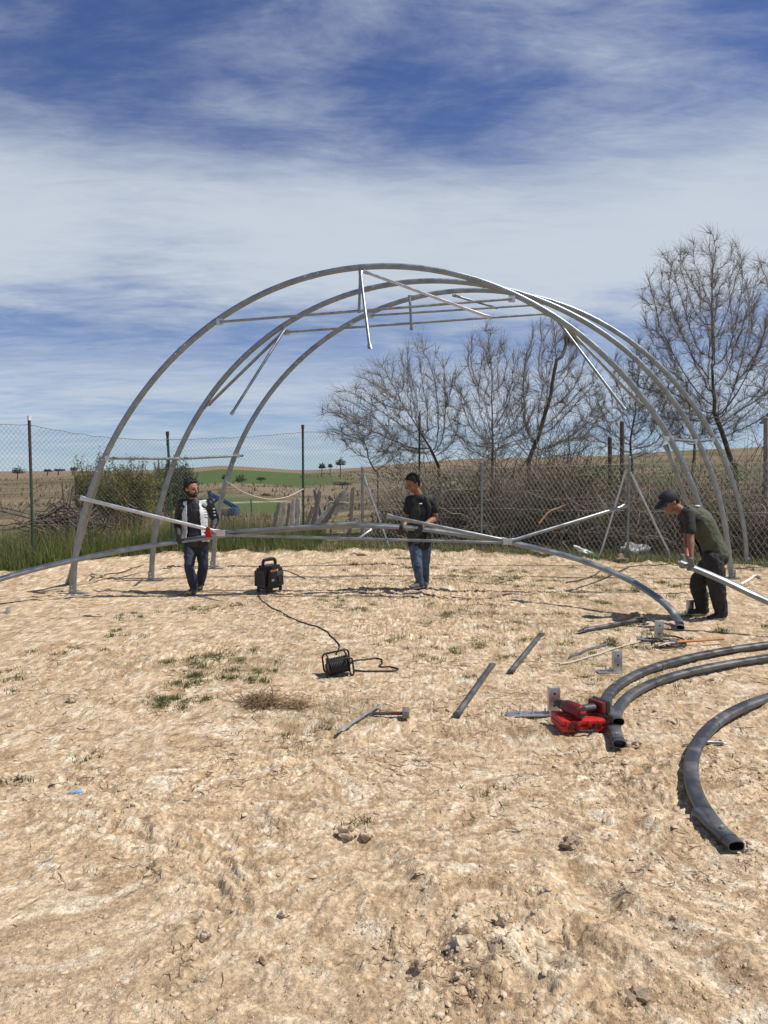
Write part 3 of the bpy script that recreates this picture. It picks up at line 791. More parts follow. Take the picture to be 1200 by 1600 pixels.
# cable reel
g = G(530, 1053)
reel = thing('cable_reel', 'black cable reel in a tubular stand lying tilted on the soil', 'cable reel', (g.x, g.y, gz(g.x, g.y, .1) - .005), (math.radians(14), math.radians(-9), math.radians(14)))
reel.scale = (.9, .9, .9)
def rrect(cx, w, h, r, x_):
    P = []
    for (sx, sz, a0) in ((1, 1, 0), (-1, 1, 90), (-1, -1, 180), (1, -1, 270)):
        for k in range(5):
            a = math.radians(a0 + k * 22.5)
            P.append((cx + sx * (w / 2 - r) + r * math.cos(a), x_, h / 2 + sz * (h / 2 - r) + r * math.sin(a)))
    return P + P[:2]
for y_ in (-.085, .085):
    MB().sweep(rrect(0, .265, .21, .04, y_), .0095, S=8, ref=(0, 1, 0), caps=False).build('stand', M_BLACK, reel, .8)
for x_, z_ in ((-.11, .006), (.11, .006), (-.09, .205), (.09, .205)):
    MB().cyl((x_, -.085, z_), (x_, .085, z_), .008, S=8).build('crossbar', M_BLACK, reel, .6)
for x_ in (-.10, .10): MB().cyl((x_ - .004, 0, .105), (x_ + .004, 0, .105), .092, S=28).build('flange', M_BLACK, reel, .6)
m_ = MB().cyl((-.10, 0, .105), (.10, 0, .105), .055, S=20)
for i in range(11): 
    xx_ = -.083 + i * .0166
    P = [(xx_ + .004 * math.sin(a * 3), .074 * math.cos(a), .105 + .074 * math.sin(a)) for a in np.linspace(0, 2 * math.pi, 25)]
    m_.sweep(P, .0088, S=6, ref=(1, 0, 0), caps=False)
m_.build('cable_winding', M_RUBBER, reel, .8)
MB().cyl((.105, 0, .105), (.135, 0, .105), .018, S=12).build('hub_socket', M_GREYPL, reel, .6)
# cables on the soil
def cable(name, pxs, r, m, label, cat, lift=.5):
    pts = []
    for w in pxs:
        a = G(*w); pts.append((a.x, a.y, 0))
    P = spline(pts, 9)
    P[:, 0] += np.array([fbm(np.array([i * .17]), np.array([3.3]), 2, 7)[0] for i in range(len(P))]) * .025
    P[:, 2] = np.convolve(np.pad([gz(a[0], a[1], .012) for a in P], 2, mode='edge'), np.ones(5) / 5, mode='valid') + r * lift + .003
    return tag(MB().sweep(P, r, S=6).build(name, m, None, .9, origin=tuple(P[0])), label, cat)
cable('power_cable', [(404, 929), (408, 938), (428, 952), (452, 964), (478, 975), (500, 982), (518, 995), (528, 1006), (530, 1016), (525, 1024)], .0075, M_RUBBER, 'thin black cable running from the generator to the reel', 'cable')
cable('power_cable', [(553, 1034), (575, 1031), (592, 1030), (598, 1036), (595, 1043), (612, 1043), (622, 1048), (605, 1050), (575, 1050), (552, 1048)], .0075, M_RUBBER, 'thin black cable looped on the soil right of the reel', 'cable')
cable('rope', [(875, 1040), (895, 1036), (925, 1027), (960, 1015), (1000, 1004)], .010, M_ROPE, 'pale thin cord lying on the soil left of the anchor bracket', 'cord', .8)
cable('rope', [(890, 1030), (915, 1018), (940, 1010), (952, 1006)], .012, M_GALV, 'grey flexible pipe piece beside the pale cord', 'cord', .8)
cable('wire_tangle', [(1000, 1007), (1030, 1003), (1045, 1012), (1062, 1012), (1068, 1003), (1050, 997), (1030, 998), (1020, 1008), (1040, 1016), (1070, 1012), (1060, 1004), (1010, 1000)], .009, M_RUBBER, 'dark wire coiled around the bracket and mattock head', 'wire', 2)
cable('rope', [(478, 905), (450, 893), (430, 891), (415, 898)], .006, M_RUBBER, 'thin dark wire on the soil beyond the generator', 'wire', .8)
# rope slung from the far arch to the green post
P = spline([U(354, 753, 13.16), U(385, 771, 14.3), U(420, 780, 15.4), (U(450, 776, 16.2)), U(474, 764, 16.8)], 8)
tag(MB().sweep(P, .011, S=6).build('rope', M_ROPE, None, .9, origin=tuple(P[0])), 'pale rope sagging between the farthest arch and the green fence post', 'rope')
# ------------------------------------------------------------------ fences
def wire_panel(p0, p1, h0, h1, cell=.095, r=.0022, sag=0.03, lo=.02, doubled=True, seed=0):
    # diamond mesh between two posts: crossing diagonal wires clipped to the panel
    p0, p1 = Vector(p0), Vector(p1)
    L = (Vector((p1.x, p1.y)) - Vector((p0.x, p0.y))).length
    P = []
    H = max(h0, h1)
    rs = random.Random(seed)
    n = int((L + H) / cell) + 2; SL = .62
    for s_ in (1, -1):
        for i in range(-int(H / cell) - 1, n):
            u0 = i * cell
            a, b = (u0, 0.0), (u0 + s_ * H * SL, H)
            ts = np.linspace(0, 1, 9)
            uu = a[0] + (b[0] - a[0]) * ts; vv = ts * H
            pts = []
            ok = (uu >= 0) & (uu <= L)
            if ok.sum() < 2: continue
            t0 = np.clip(((0 if s_ > 0 else L) - a[0]) / (s_ * H * SL), 0, 1); t1 = np.clip(((L if s_ > 0 else 0) - a[0]) / (s_ * H * SL), 0, 1)
            tt = np.linspace(min(t0, t1), max(t0, t1), 7)
            uu = (a[0] + s_ * H * SL * tt) / L; vv = tt
            top = h0 + (h1 - h0) * uu - sag * np.sin(np.pi * uu)
            bulge = .03 * np.sin(uu * 9 + vv * 5 + seed) * np.sin(np.pi * vv)
            nx_, ny_ = -(p1.y - p0.y) / L, (p1.x - p0.x) / L
            P.append(np.stack([p0.x + (p1.x - p0.x) * uu + nx_ * bulge, p0.y + (p1.y - p0.y) * uu + ny_ * bulge, p0.z + (p1.z - p0.z) * uu + lo + vv * (top - lo)], -1))
    V, Fq = tubes_np(np.array(P), r, 3)
    return MB().add(V, Fq)
def line_wire(p0, p1, z0, z1, sag, r=.003):
    t = np.linspace(0, 1, 15)
    P = np.array([(p0.x + (p1.x - p0.x) * a, p0.y + (p1.y - p0.y) * a, p0.z + z0 + (p1.z + z1 - p0.z - z0) * a - sag * math.sin(math.pi * a) + .012 * math.sin(a * 40)) for a in t])
    return MB().sweep(P, r, S=5)
def gp(px, Yd):
    p = U(px, 800, Yd); p.z = float(gz(p.x, p.y)); return p
# tall old fence on the left: green posts
posts = [gp(-190, 11.9), gp(50, 13.5), gp(268, 15.06), gp(474, 16.9), gp(655, 18.6)]
tops = [2.6, U(50, 655, 13.5).z, U(268, 679, 15.06).z, U(474, 668, 16.9).z, U(655, 655, 18.6).z]
fence = thing('chain_link_fence', 'tall chain link fence on thin green posts along the grassy verge', 'fence', posts[1])
FO = fence.location
for i, (p, tz) in enumerate(zip(posts, tops)):
    if i == 0: continue
    lean = .05 if i == 2 else 0
    m_ = MB().sweep([p - Vector((0, 0, .2)), p + Vector((0, 0, .8)), Vector((p.x - lean, p.y, tz))], .024, S=10)
    po = m_.build('post', M_GREENPOST, fence, .7, origin=FO)
    MB().cyl((p.x - lean, p.y, tz - (.9 if i == 1 else .22)), (p.x - lean, p.y, tz + .005), .026, S=10).build('rusted_top', M_RUST, po, .7, origin=FO)
    MB().cyl((p.x - lean, p.y, tz - .02), (p.x - lean, p.y, tz + .06), .034, S=10).build('cap', M_BAG if i == 1 else M_RUST, po, .6, origin=FO)
for i in range(4):
    h0, h1 = tops[i] - posts[i].z - .10, tops[i + 1] - posts[i + 1].z - .10
    wire_panel(posts[i], posts[i + 1], h0, h1, .078, .0022, [.0, .08, .03, .05][i], .6 if i < 3 else .3, seed=i).build('wire_mesh', M_WIRE_DARK, fence, 0, origin=FO)
    line_wire(posts[i], posts[i + 1], h0, h1, [0, .08, .03, .05][i], .005).build('top_wire', M_WIRE_DARK, fence, 0, origin=FO)
# lower galvanised fence on the right
rp = [gp(566, 16.45), gp(753, 15.55), gp(982, 14.3), gp(1240, 12.9), gp(1560, 11.6)]
rt = [U(566, 730, 16.45).z, U(753, 722, 15.55).z, U(982, 715, 14.3).z, 2.0, 2.0]
f2 = thing('chain_link_fence', 'lower galvanised chain link fence in front of the brush hedge', 'fence', rp[1])
FO2 = f2.location
for p, tz in zip(rp[:4], rt):
    po = MB().sweep([p - Vector((0, 0, .2)), p + Vector((0, 0, .8)), Vector((p.x, p.y, tz))], .027, S=10).build('post', M_GALV, f2, .7, origin=FO2)
    MB().sweep([(p.x, p.y, tz - .005), (p.x, p.y, tz + .012), (p.x, p.y, tz + .022)], [.029, .027, .012], S=10).build('cap', M_GALV2, po, .7, origin=FO2)
for i in range(4):
    wire_panel(rp[i], rp[i + 1], rt[i] - rp[i].z - .06, rt[i + 1] - rp[i + 1].z - .06, .088, .0023, .015, .0, seed=10 + i).build('wire_mesh', M_WIRE, f2, 0, origin=FO2)
    for zf in (.03, .5, .97):
        line_wire(rp[i], rp[i + 1], (rt[i] - rp[i].z - .06) * zf, (rt[i + 1] - rp[i + 1].z - .06) * zf, .01, .003).build('line_wire', M_WIRE, f2, 0, origin=FO2)
for a, b, Y0_, Y1_ in (((569, 745), (608, 856), 16.4, 16.2), ((985, 738), (1052, 873), 14.25, 14.1), ((977, 738), (938, 874), 14.25, 14.35)):
    e = gp(b[0], Y1_); e.z += .02
    MB().sweep([U(*a, Y0_), (U(*a, Y0_) + e) / 2, e], .021, S=10).build('stay', M_GALV2, f2, .7, origin=FO2)
# ------------------------------------------------------------------ blades and stalks
M_GRASS = mat('fresh_grass', (.105, .15, .032), (.18, .205, .065), 1.7, .7, trans=.4)
M_GRASSDRY = mat('straw_grass', (.42, .34, .21), (.25, .19, .11), 1.7, .85, trans=.25)
M_GRASSLOW = mat('short_grass', (.10, .125, .035), (.17, .17, .06), 3, .8, trans=.35)
M_LEAF = mat('olive_leaf', (.145, .155, .035), (.25, .215, .06), .8, .75, trans=.4)
M_CONIFER = mat('conifer_foliage', (.02, .055, .02), (.045, .095, .03), 1.2, .8, trans=.2)
M_FARLEAF = mat('far_tree_foliage', (.022, .038, .014), (.04, .06, .022), .6, .9)
def blades(pos, h, w, lean=.35, seg=3, curl=.3, seed=0):
    r = np.random.default_rng(seed); N = len(pos)
    a = r.uniform(0, 2 * np.pi, N); b = r.uniform(0, 2 * np.pi, N)
    d = np.stack([np.cos(a), np.sin(a), 0 * a], -1); s_ = np.stack([np.cos(b), np.sin(b), 0 * b], -1)
    ln = np.abs(r.normal(0, lean, N))
    t = np.linspace(0, 1, seg + 1)
    spine = pos[:, None] + d[:, None] * (ln * h)[:, None, None] * (t ** 1.6)[None, :, None] + np.array((0, 0, 1.0)) * (h[:, None] * (t[None] * (1 - .35 * np.clip(ln, 0, 1.2)[:, None] * t[None])))[..., None]
    wd = w[:, None] * (1 - t[None] * .85)
    V = np.stack([spine - s_[:, None] * wd[..., None], spine + s_[:, None] * wd[..., None]], 2).reshape(-1, 3)
    idx = np.arange(N * (seg + 1) * 2).reshape(N, seg + 1, 2)
    Fq = np.stack([idx[:, :-1, 0], idx[:, :-1, 1], idx[:, 1:, 1], idx[:, 1:, 0]], -1).reshape(-1, 4)
    return V, Fq
def on_ground(xy): return np.stack([xy[:, 0], xy[:, 1], gz_np(xy[:, 0], xy[:, 1])], -1)
def stuff(name, V, Fq, m, label, cat):
    return tag(MB().add(V, Fq).build(name, m, None, 0), label, cat, kind='stuff')
# tall verge, left: fresh grass at the foot, straw above and behind
def verge_points(n, x0, x1, d0, d1, seed, power=1.0):
    r = np.random.default_rng(seed)
    xx_ = r.uniform(x0, x1, n); dd = d0 + (d1 - d0) * r.uniform(0, 1, n) ** power
    ey = edge_y(xx_)
    m_ = fbm(xx_ * 1.1, dd * 1.1, 2, seed) > r.uniform(-.55, .25, n)
    return np.stack([xx_, ey + dd], -1)[m_]
p = on_ground(verge_points(21000, -8.5, -1.4, .12, 3.2, 201, 1.25)); r_ = np.random.default_rng(1)
hgt = r_.uniform(.25, .72, len(p)) * (.55 + .45 * sstep(.1, .9, p[:, 1] - edge_y(p[:, 0]))) * (1 - .35 * sstep(-4.2, -2.0, p[:, 0]))
V1, F1 = blades(p, hgt, r_.uniform(.004, .0085, len(p)), .38, 3, seed=2)
stuff('tall_grass', V1, F1, M_GRASS, 'tall fresh green grass along the left fence verge', 'grass')
p = on_ground(verge_points(7500, -9, -2.0, .5, 5.5, 202, .9)); r_ = np.random.default_rng(3)
V1, F1 = blades(p, r_.uniform(.35, .95, len(p)) * (1 - .35 * sstep(-4.0, -2.2, p[:, 0])), r_.uniform(.003, .006, len(p)), .55, 3, seed=4)
stuff('dry_grass', V1, F1, M_GRASSDRY, 'tall straw-coloured dead stalks along the left fence', 'dry grass')
p = on_ground(verge_points(9000, -2.2, 8.5, -.15, 1.9, 203, 1.2)); r_ = np.random.default_rng(5)
V1, F1 = blades(p, r_.uniform(.05, .19, len(p)), r_.uniform(.004, .008, len(p)), .6, 2, seed=6)
stuff('verge_grass', V1, F1, M_GRASS, 'short green grass at the foot of the right fence', 'grass')
p = on_ground(verge_points(5000, -5, 8.5, -.3, 2.4, 204, 1.0)); r_ = np.random.default_rng(7)
V1, F1 = blades(p, r_.uniform(.06, .25, len(p)), r_.uniform(.003, .006, len(p)), .9, 2, seed=8)
stuff('verge_straw', V1, F1, M_GRASSDRY, 'short dead straw at the foot of the fences', 'dry grass')
# sparse grass on the plot itself
r_ = np.random.default_rng(9)
pts = []
for (px, py, rad, n) in [(300, 1068, .30, 520), (312, 1045, .25, 300), (325, 1028, .2, 160), (290, 1098, .12, 200), (410, 1050, .14, 200), (402, 1068, .09, 90), (90, 1018, .16, 120), (30, 1055, .18, 90),
                         (185, 990, .18, 110), (210, 962, .2, 130), (300, 955, .15, 110), (330, 950, .1, 60), (560, 950, .2, 140), (510, 935, .2, 150), (660, 1000, .25, 160), (720, 1015, .3, 190), (690, 960, .25, 150),
                         (640, 880, .5, 300), (700, 900, .5, 380), (770, 895, .5, 330), (830, 905, .5, 380), (880, 925, .4, 330), (930, 900, .5, 320), (960, 1010, .3, 240), (900, 1000, .25, 180), (985, 985, .3, 240),
                         (1020, 925, .4, 340), (1060, 915, .4, 300), (1160, 975, .35, 330), (1110, 1000, .3, 300), (1180, 905, .5, 350), (760, 960, .4, 180), (820, 975, .4, 200), (600, 905, .4, 160), (560, 890, .4, 200),
                         (20, 1228, .07, 50), (130, 1190, .05, 35), (500, 1140, .05, 25), (760, 1240, .05, 25), (550, 1285, .04, 20), (440, 1150, .06, 25), (920, 1060, .12, 50), (1060, 1075, .15, 70), (790, 1030, .1, 60), (735, 1060, .07, 40)]:
    g = G(px, py); th = r_.uniform(0, 6.28, n); rr = rad * np.abs(r_.normal(0, .55, n))
    c = r_.integers(0, 7, n); ca_, cb_ = r_.normal(0, .5, 7), r_.normal(0, .5, 7)
    pts.append(np.stack([g.x + 2.0 * rad * ca_[c] + .35 * rr * np.cos(th), g.y + 2.0 * rad * cb_[c] + .35 * rr * np.sin(th)], -1))
p = np.concatenate(pts); p = on_ground(np.concatenate([p, p + r_.normal(0, .035, p.shape)]))
V1, F1 = blades(p, r_.uniform(.012, .050, len(p)), r_.uniform(.0022, .005, len(p)), 1.1, 2, seed=10)
stuff('sparse_grass', V1, F1, M_GRASSLOW, 'sparse low green grass tufts growing on the bare plot', 'grass')
lx, ly, lw = SITE_LITTER
kk = np.where((lw > .12) & (ly > 2.3) & (ly < 13.5) & (np.abs(lx) < 6.5))[0]
kk = r_.choice(kk, 9000, replace=False, p=lw[kk] * ly[kk] ** .6 / (lw[kk] * ly[kk] ** .6).sum())
p = on_ground(np.stack([lx[kk], ly[kk]], -1) + r_.normal(0, .02, (len(kk), 2)))
V1, F1 = blades(p, r_.uniform(.012, .055, len(p)), r_.uniform(.0016, .0035, len(p)), 1.5, 2, seed=11)
stuff('straw_litter', V1, F1, M_GRASSDRY, 'bits of dead straw and stubble scattered over the plot', 'straw')
kk2 = r_.choice(np.where((ly > 2.3) & (ly < 12.5) & (np.abs(lx) < .56 * ly))[0], 15000, replace=False)
kk2 = kk2[fbm(lx[kk2] * 1.6, ly[kk2] * 1.6, 3, 151) + r_.normal(0, .14, len(kk2)) > .04 + .45 * sstep(5.5, 3, ly[kk2])]
p = on_ground(np.stack([lx[kk2], ly[kk2]], -1)); n = len(p)
th = r_.uniform(0, 6.28, n); th2 = th + r_.normal(0, .5, n); L_ = (r_.uniform(.010, .045, n) * (.7 + .07 * p[:, 1]))[:, None]
d1 = np.stack([np.cos(th), np.sin(th), r_.normal(.05, .1, n)], -1); d2 = np.stack([np.cos(th2), np.sin(th2), r_.normal(0, .12, n)], -1)
Q = np.stack([p - d1 * L_, p + np.array((0, 0, .004)), p + d2 * L_], 1); Q[:, :, 2] = np.maximum(Q[:, :, 2], gz_np(Q[:, :, 0].ravel(), Q[:, :, 1].ravel()).reshape(n, 3) + .001)
V1, F1 = tubes_np(Q, (r_.uniform(.0009, .0024, n) * (.8 + .09 * p[:, 1]))[:, None] * np.array((.6, 1, .5))[None], 3)
stuff('dry_roots', V1, F1, mat('dark_dry_roots', (.15, .10, .06), (.27, .19, .11), 6, .95), 'thin dark dry roots and stalks strewn over the plot', 'dry roots')
# clods and pebbles
bmx = MB().lump((0, 0, 0), (1, 1, 1), 3, 1, .9); LV = bmx.v[0]; LF = np.concatenate(bmx.f)
n = 15000
yy = 2.2 * (13 / 2.2) ** r_.uniform(0, 1, n) ; xx_ = r_.uniform(-.56, .56, n) * yy
cm = fbm(xx_ * .9, yy * .9, 3, 21) + .35 * sstep(.2, 1.8, xx_) * sstep(5.5, 3.5, yy) + r_.normal(0, .22, n)
kk = cm > .12; xx_, yy = xx_[kk], yy[kk]; n = len(xx_)
sz = (.0018 + .0040 * r_.exponential(.55, n).clip(0, 4.0)) * (.75 + .045 * yy)
ro = r_.uniform(0, 6.28, n); jit = r_.uniform(.6, 1.3, (n, 3)); jit[:, 2] *= .7
L = LV[None] * (sz[:, None] * jit)[:, None]
cx_, sx_ = np.cos(ro)[:, None], np.sin(ro)[:, None]
L = np.stack([L[..., 0] * cx_ - L[..., 1] * sx_, L[..., 0] * sx_ + L[..., 1] * cx_, L[..., 2]], -1)
pc = on_ground(np.stack([xx_, yy], -1)); pc[:, 2] += sz * .1
V1 = (L + pc[:, None]).reshape(-1, 3); F1 = (LF[None] + (np.arange(n) * len(LV))[:, None, None]).reshape(-1, 3)
stuff('clay_crumbs', V1, F1, M_CLOD, 'loose clay crumbs and pebbles scattered over the plot', 'soil crumbs')

# flat chips of crusted clay lying loose
def flakes(n, seed, smin, smax, y0, y1):
    r = np.random.default_rng(seed)
    yy = y0 * (y1 / y0) ** r.uniform(0, 1, n); xx_ = r.uniform(-.56, .56, n) * yy
    keep = fbm(xx_ * 1.3, yy * 1.3, 3, 152) + .25 * sstep(.2, 1.8, xx_) * sstep(5.5, 3.5, yy) + r.normal(0, .2, n) > .10
    xx_, yy = xx_[keep], yy[keep]; n = len(xx_)
    sz = (smin + (smax - smin) * r.uniform(0, 1, n) ** 3.5) * np.clip(.25 + yy * .17, .6, 1.2)
    a = np.arange(7) * 2 * np.pi / 7 + r.uniform(0, 6.28, (n, 1)) + r.normal(0, .22, (n, 7))
    rad = sz[:, None] * r.uniform(.55, 1.15, (n, 7)); el_ = r.uniform(.5, 1, n)[:, None]; ro = r.uniform(0, 6.28, n)[:, None]
    lx_, ly_ = rad * np.cos(a), rad * np.sin(a) * el_
    ux, uy = lx_ * np.cos(ro) - ly_ * np.sin(ro), lx_ * np.sin(ro) + ly_ * np.cos(ro)
    tx, ty = r.normal(0, .10, (n, 1)), r.normal(0, .10, (n, 1))
    h = (.0025 + sz[:, None] * .10) * r.uniform(.5, 1.2, (n, 1)); zb = gz_np(xx_, yy)[:, None]
    top_ = np.stack([xx_[:, None] + ux * .88, yy[:, None] + uy * .88, zb + h + ux * tx + uy * ty + r.normal(0, .2, (n, 7)) * h], -1)
    bot = np.stack([xx_[:, None] + ux, yy[:, None] + uy, zb - h * .5 + ux * tx + uy * ty], -1)
    V = np.concatenate([top_, bot], 1).reshape(-1, 3)
    o = (np.arange(n) * 14)[:, None]
    k = np.arange(7); k1 = (k + 1) % 7
    side_ = np.stack([k + 7, k1 + 7, k1, k], -1)[None] + o[:, :, None]
    return V, side_.reshape(-1, 4), k[None] + o
V1, Fs1, Ft1 = flakes(11500, 153, .005, .034, 2.2, 12)
mb = MB().add(V1, Fs1); mb.f.append(Ft1)
tag(mb.build('clay_flakes', mat('crusted_clay_chips', (.44, .325, .21), (.64, .51, .36), 14, .95, 0, .5, 90), None, 0), 'flat pale chips of crusted clay lying over the plot', 'clay chips', kind='stuff')
# ------------------------------------------------------------------ bare trees grown towards points spread through their crowns
def colonise(base, trunk, blobs, n_attr, seed, step=.16, kill=.30, tip=.0042, expo=2.12):
    r = np.random.default_rng(seed)
    A = []
    w = np.array([b[1][0] * b[1][1] * b[1][2] for b in blobs]); w = w / w.sum()
    for (c, rad), k in zip(blobs, w):
        m_ = int(n_attr * k); d = norm(r.normal(0, 1, (m_, 3))); rr = r.uniform(0, 1, (m_, 1)) ** (1 / 2.4)
        A.append(np.array(c) + d * rr * np.array(rad))
    A = np.concatenate(A)
    nodes = [np.array(p) for p in spline(trunk, 5)]
    par = [-1] + list(range(len(nodes) - 1))
    P = np.array(nodes)
    best = np.full(len(A), 1e9); bi = np.zeros(len(A), int)
    def upd(i0):
        nonlocal best, bi
        d = np.linalg.norm(A[:, None] - P[None, i0:], axis=2)
        j = d.argmin(1); dm = d[np.arange(len(A)), j]
        m_ = dm < best; best = np.where(m_, dm, best); bi = np.where(m_, j + i0, bi)
    upd(max(0, len(P) - 8) if len(P) > 12 else 0)
    for it in range(140):
        keep = best > kill
        A, best, bi = A[keep], best[keep], bi[keep]
        if len(A) == 0: break
        k, inv = np.unique(bi, return_inverse=True)
        d = np.zeros((len(k), 3)); np.add.at(d, inv, norm(A - P[bi]))
        d = norm(norm(d) + r.normal(0, .08, d.shape) + np.array((0, 0, .14)))
        newp = P[k] + d * step
        i0 = len(P); P = np.concatenate([P, newp]); par += list(k)
        upd(i0)
        if len(P) > 5200: break
    n = len(P); par = np.array(par)
    kids = [[] for _ in range(n)]
    for i in range(1, n): kids[par[i]].append(i)
    R = np.zeros(n)
    for i in range(n - 1, -1, -1):
        R[i] = tip if not kids[i] else (sum(R[c] ** expo for c in kids[i])) ** (1 / expo)
    return P, par, kids, R
def skin(P, kids, R, start, mbT, mbC, thr):
    stack = [(start, None)]
    while stack:
        i, pre = stack.pop()
        ch = [] if pre is None else [pre]
        c = i
        while True:
            ch.append(c)
            if not kids[c]: break
            ks = sorted(kids[c], key=lambda q_: -R[q_])
            for o in ks[1:]: stack.append((o, c))
            c = ks[0]
        if len(ch) < 2: continue
        rad = R[ch].copy()
        if pre is not None: rad[0] = min(rad[0], rad[1] * 1.1)
        pts = P[ch]
        big = rad[min(1, len(rad) - 1)] > thr
        if big:
            k = int((rad > thr).sum()); k = max(2, k)
            mbT.sweep(pts[:k + 1], rad[:k + 1], S=8 if rad[0] > .05 else 5, caps=False)
            pts, rad = pts[k - 1:], rad[k - 1:]
            if len(pts) < 2: continue
        V, Fq = tubes_np(pts[None], rad[None], 3)
        mbC.add(V, Fq)
def twigs(P, par, R, n_per, length, seed, tip=.0028, rmax=.016):
    r = np.random.default_rng(seed)
    k = np.where((R < rmax) & (par >= 0))[0]
    k = np.repeat(k, n_per); N = len(k)
    ax = norm(P[k] - P[par[k]])
    d = norm(ax * .9 + r.normal(0, .50, (N, 3)) + np.array((0, 0, .22)))
    L = r.uniform(.35, 1, N) * length
    d2 = norm(d + r.normal(0, .28, (N, 3)) + np.array((0, 0, .08)))
    b = P[k] + (P[par[k]] - P[k]) * r.uniform(0, 1, (N, 1))
    Q = np.stack([b, b + (d + d2 * .5) * (L * .7)[:, None]], 1)
    rr = np.stack([np.full(N, tip * 1.15), np.full(N, tip * .6)], 1)
    return tubes_np(Q, rr, 3)
def bare_tree(base_px, Yd, trunk_px, blobs_px, n_attr, seed, label, tip=.0043, tw=11, twl=.38, step=.17, kill=.26, stems=None):
    b = gp(base_px, Yd)
    root = thing('bare_tree', label, 'tree', b, group='bare trees behind the brush')
    trunk = [b - Vector((0, 0, .1))] + [U(a, c, Yd + (d if d else 0)) for a, c, d in trunk_px]
    s_ = Yd / F
    blobs = [(tuple(U(a, c, Yd)), (rx * s_, rx * s_ * .8, rz * s_)) for a, c, rx, rz in blobs_px]
    P, par, kids, R = colonise(b, trunk, blobs, n_attr, seed, step, kill, tip)
    mT, mC = MB(), MB()
    skin(P, kids, R, 0, mT, mC, min(.022, R[0] * .55))
    V, Fq = twigs(P, par, R, tw, twl, seed + 1, tip * .72)
    mC.add(V, Fq)
    o = root.location
    mT.build('trunk', M_BARK, root, .9, origin=o)
    mC.build('crown', M_TWIG, root, 0, origin=o)
    return root
bare_tree(1152, 19.5, [(1150, 740, 0), (1141, 715, 0), (1128, 675, .1), (1116, 645, 0)], [(1092, 480, 94, 120), (1155, 510, 84, 118), (1055, 555, 62, 100), (1195, 575, 78, 100), (1010, 610, 52, 66), (1120, 640, 80, 60)], 3000, 301,
          'tallest bare tree, its dark trunk rising behind the right ends of the arches', twl=.42)
bare_tree(690, 18.8, [(686, 740, 0), (682, 722, 0), (672, 700, 0)], [(655, 610, 58, 84), (600, 625, 62, 66), (545, 655, 50, 52), (695, 640, 38, 80), (630, 690, 60, 35)], 2300, 311,
          'spreading bare tree leaning left behind the man in the middle', twl=.42)
bare_tree(768, 18.4, [(769, 735, 0), (769, 712, 0), (770, 680, 0)], [(765, 600, 58, 82), (728, 635, 42, 70), (805, 640, 46, 65), (760, 545, 42, 38), (760, 690, 55, 35)], 2000, 321,
          'upright bare tree between the middle man and the forked tree', twl=.40)
bare_tree(826, 18.9, [(826, 735, 0), (828, 715, 0), (838, 690, 0)], [(862, 590, 60, 90), (905, 625, 48, 75), (828, 630, 46, 70), (862, 528, 40, 36), (880, 690, 60, 35)], 2100, 331,
          'forked bare tree under the right shoulder of the arches', twl=.42)
bare_tree(988, 20.5, [(988, 735, 0), (986, 712, 0), (985, 690, 0)], [(975, 640, 58, 70), (1025, 635, 55, 78), (935, 655, 42, 60), (995, 575, 44, 48)], 1400, 341,
          'small dark bare tree behind the braced fence post', twl=.36)
bare_tree(590, 19.4, [(590, 745, 0), (585, 735, 0), (575, 715, 0)], [(560, 680, 40, 42), (610, 690, 36, 45)], 600, 351,
          'low thin bare bush-like tree at the left end of the brush', twl=.34)
bare_tree(1080, 22.5, [(1082, 735, 0), (1084, 712, 0), (1085, 690, 0)], [(1085, 640, 50, 60), (1050, 650, 40, 50)], 700, 361,
          'thin bare tree half hidden behind the tallest tree', twl=.36)
# ------------------------------------------------------------------ dead brush hedge behind the right fence
r_ = np.random.default_rng(77)
def brush(n, seed, K=7, len_=(0.7, 2.3), depth=(.5, 3.4), t_rng=(0, 1.15), up=.75, r0=.0075, wander=.32, zmax=None):
    r = np.random.default_rng(seed)
    t = r.uniform(*t_rng, n)
    A, B = np.array((-.7, 16.6)), np.array((8.6, 12.4))
    base = A + (B - A) * t[:, None] + np.array((.41, .91)) * r.uniform(*depth, n)[:, None]
    z = gz_np(base[:, 0], base[:, 1]) + r.uniform(0, 1.0, n) ** 1.6 * 1.25
    L = r.uniform(*len_, n)
    d = norm(np.stack([r.normal(0, .75, n), r.normal(0, .6, n), r.normal(up, .55, n)], -1))
    P = np.empty((n, K, 3)); P[:, 0] = np.concatenate([base, z[:, None]], 1)
    for k in range(1, K):
        d = norm(d + r.normal(0, wander, (n, 3)) + np.array((0, 0, -.12)))
        P[:, k] = P[:, k - 1] + d * (L / (K - 1))[:, None]
    topz = 1.25 + .85 * sstep(0, .3, t) + .38 * np.sin(t * 17 + 1) + .25 * np.sin(t * 43) + np.abs(r.normal(0, .38, n))
    P[:, :, 2] = np.where(P[:, :, 2] > topz[:, None], topz[:, None] + (P[:, :, 2] - topz[:, None]) * .25, P[:, :, 2])
    P[:, :, 2] = np.maximum(P[:, :, 2], .02)
    R = r0 * r.uniform(.5, 1.5, n)[:, None] * np.linspace(1, .4, K)[None]
    return tubes_np(P, R, 3)
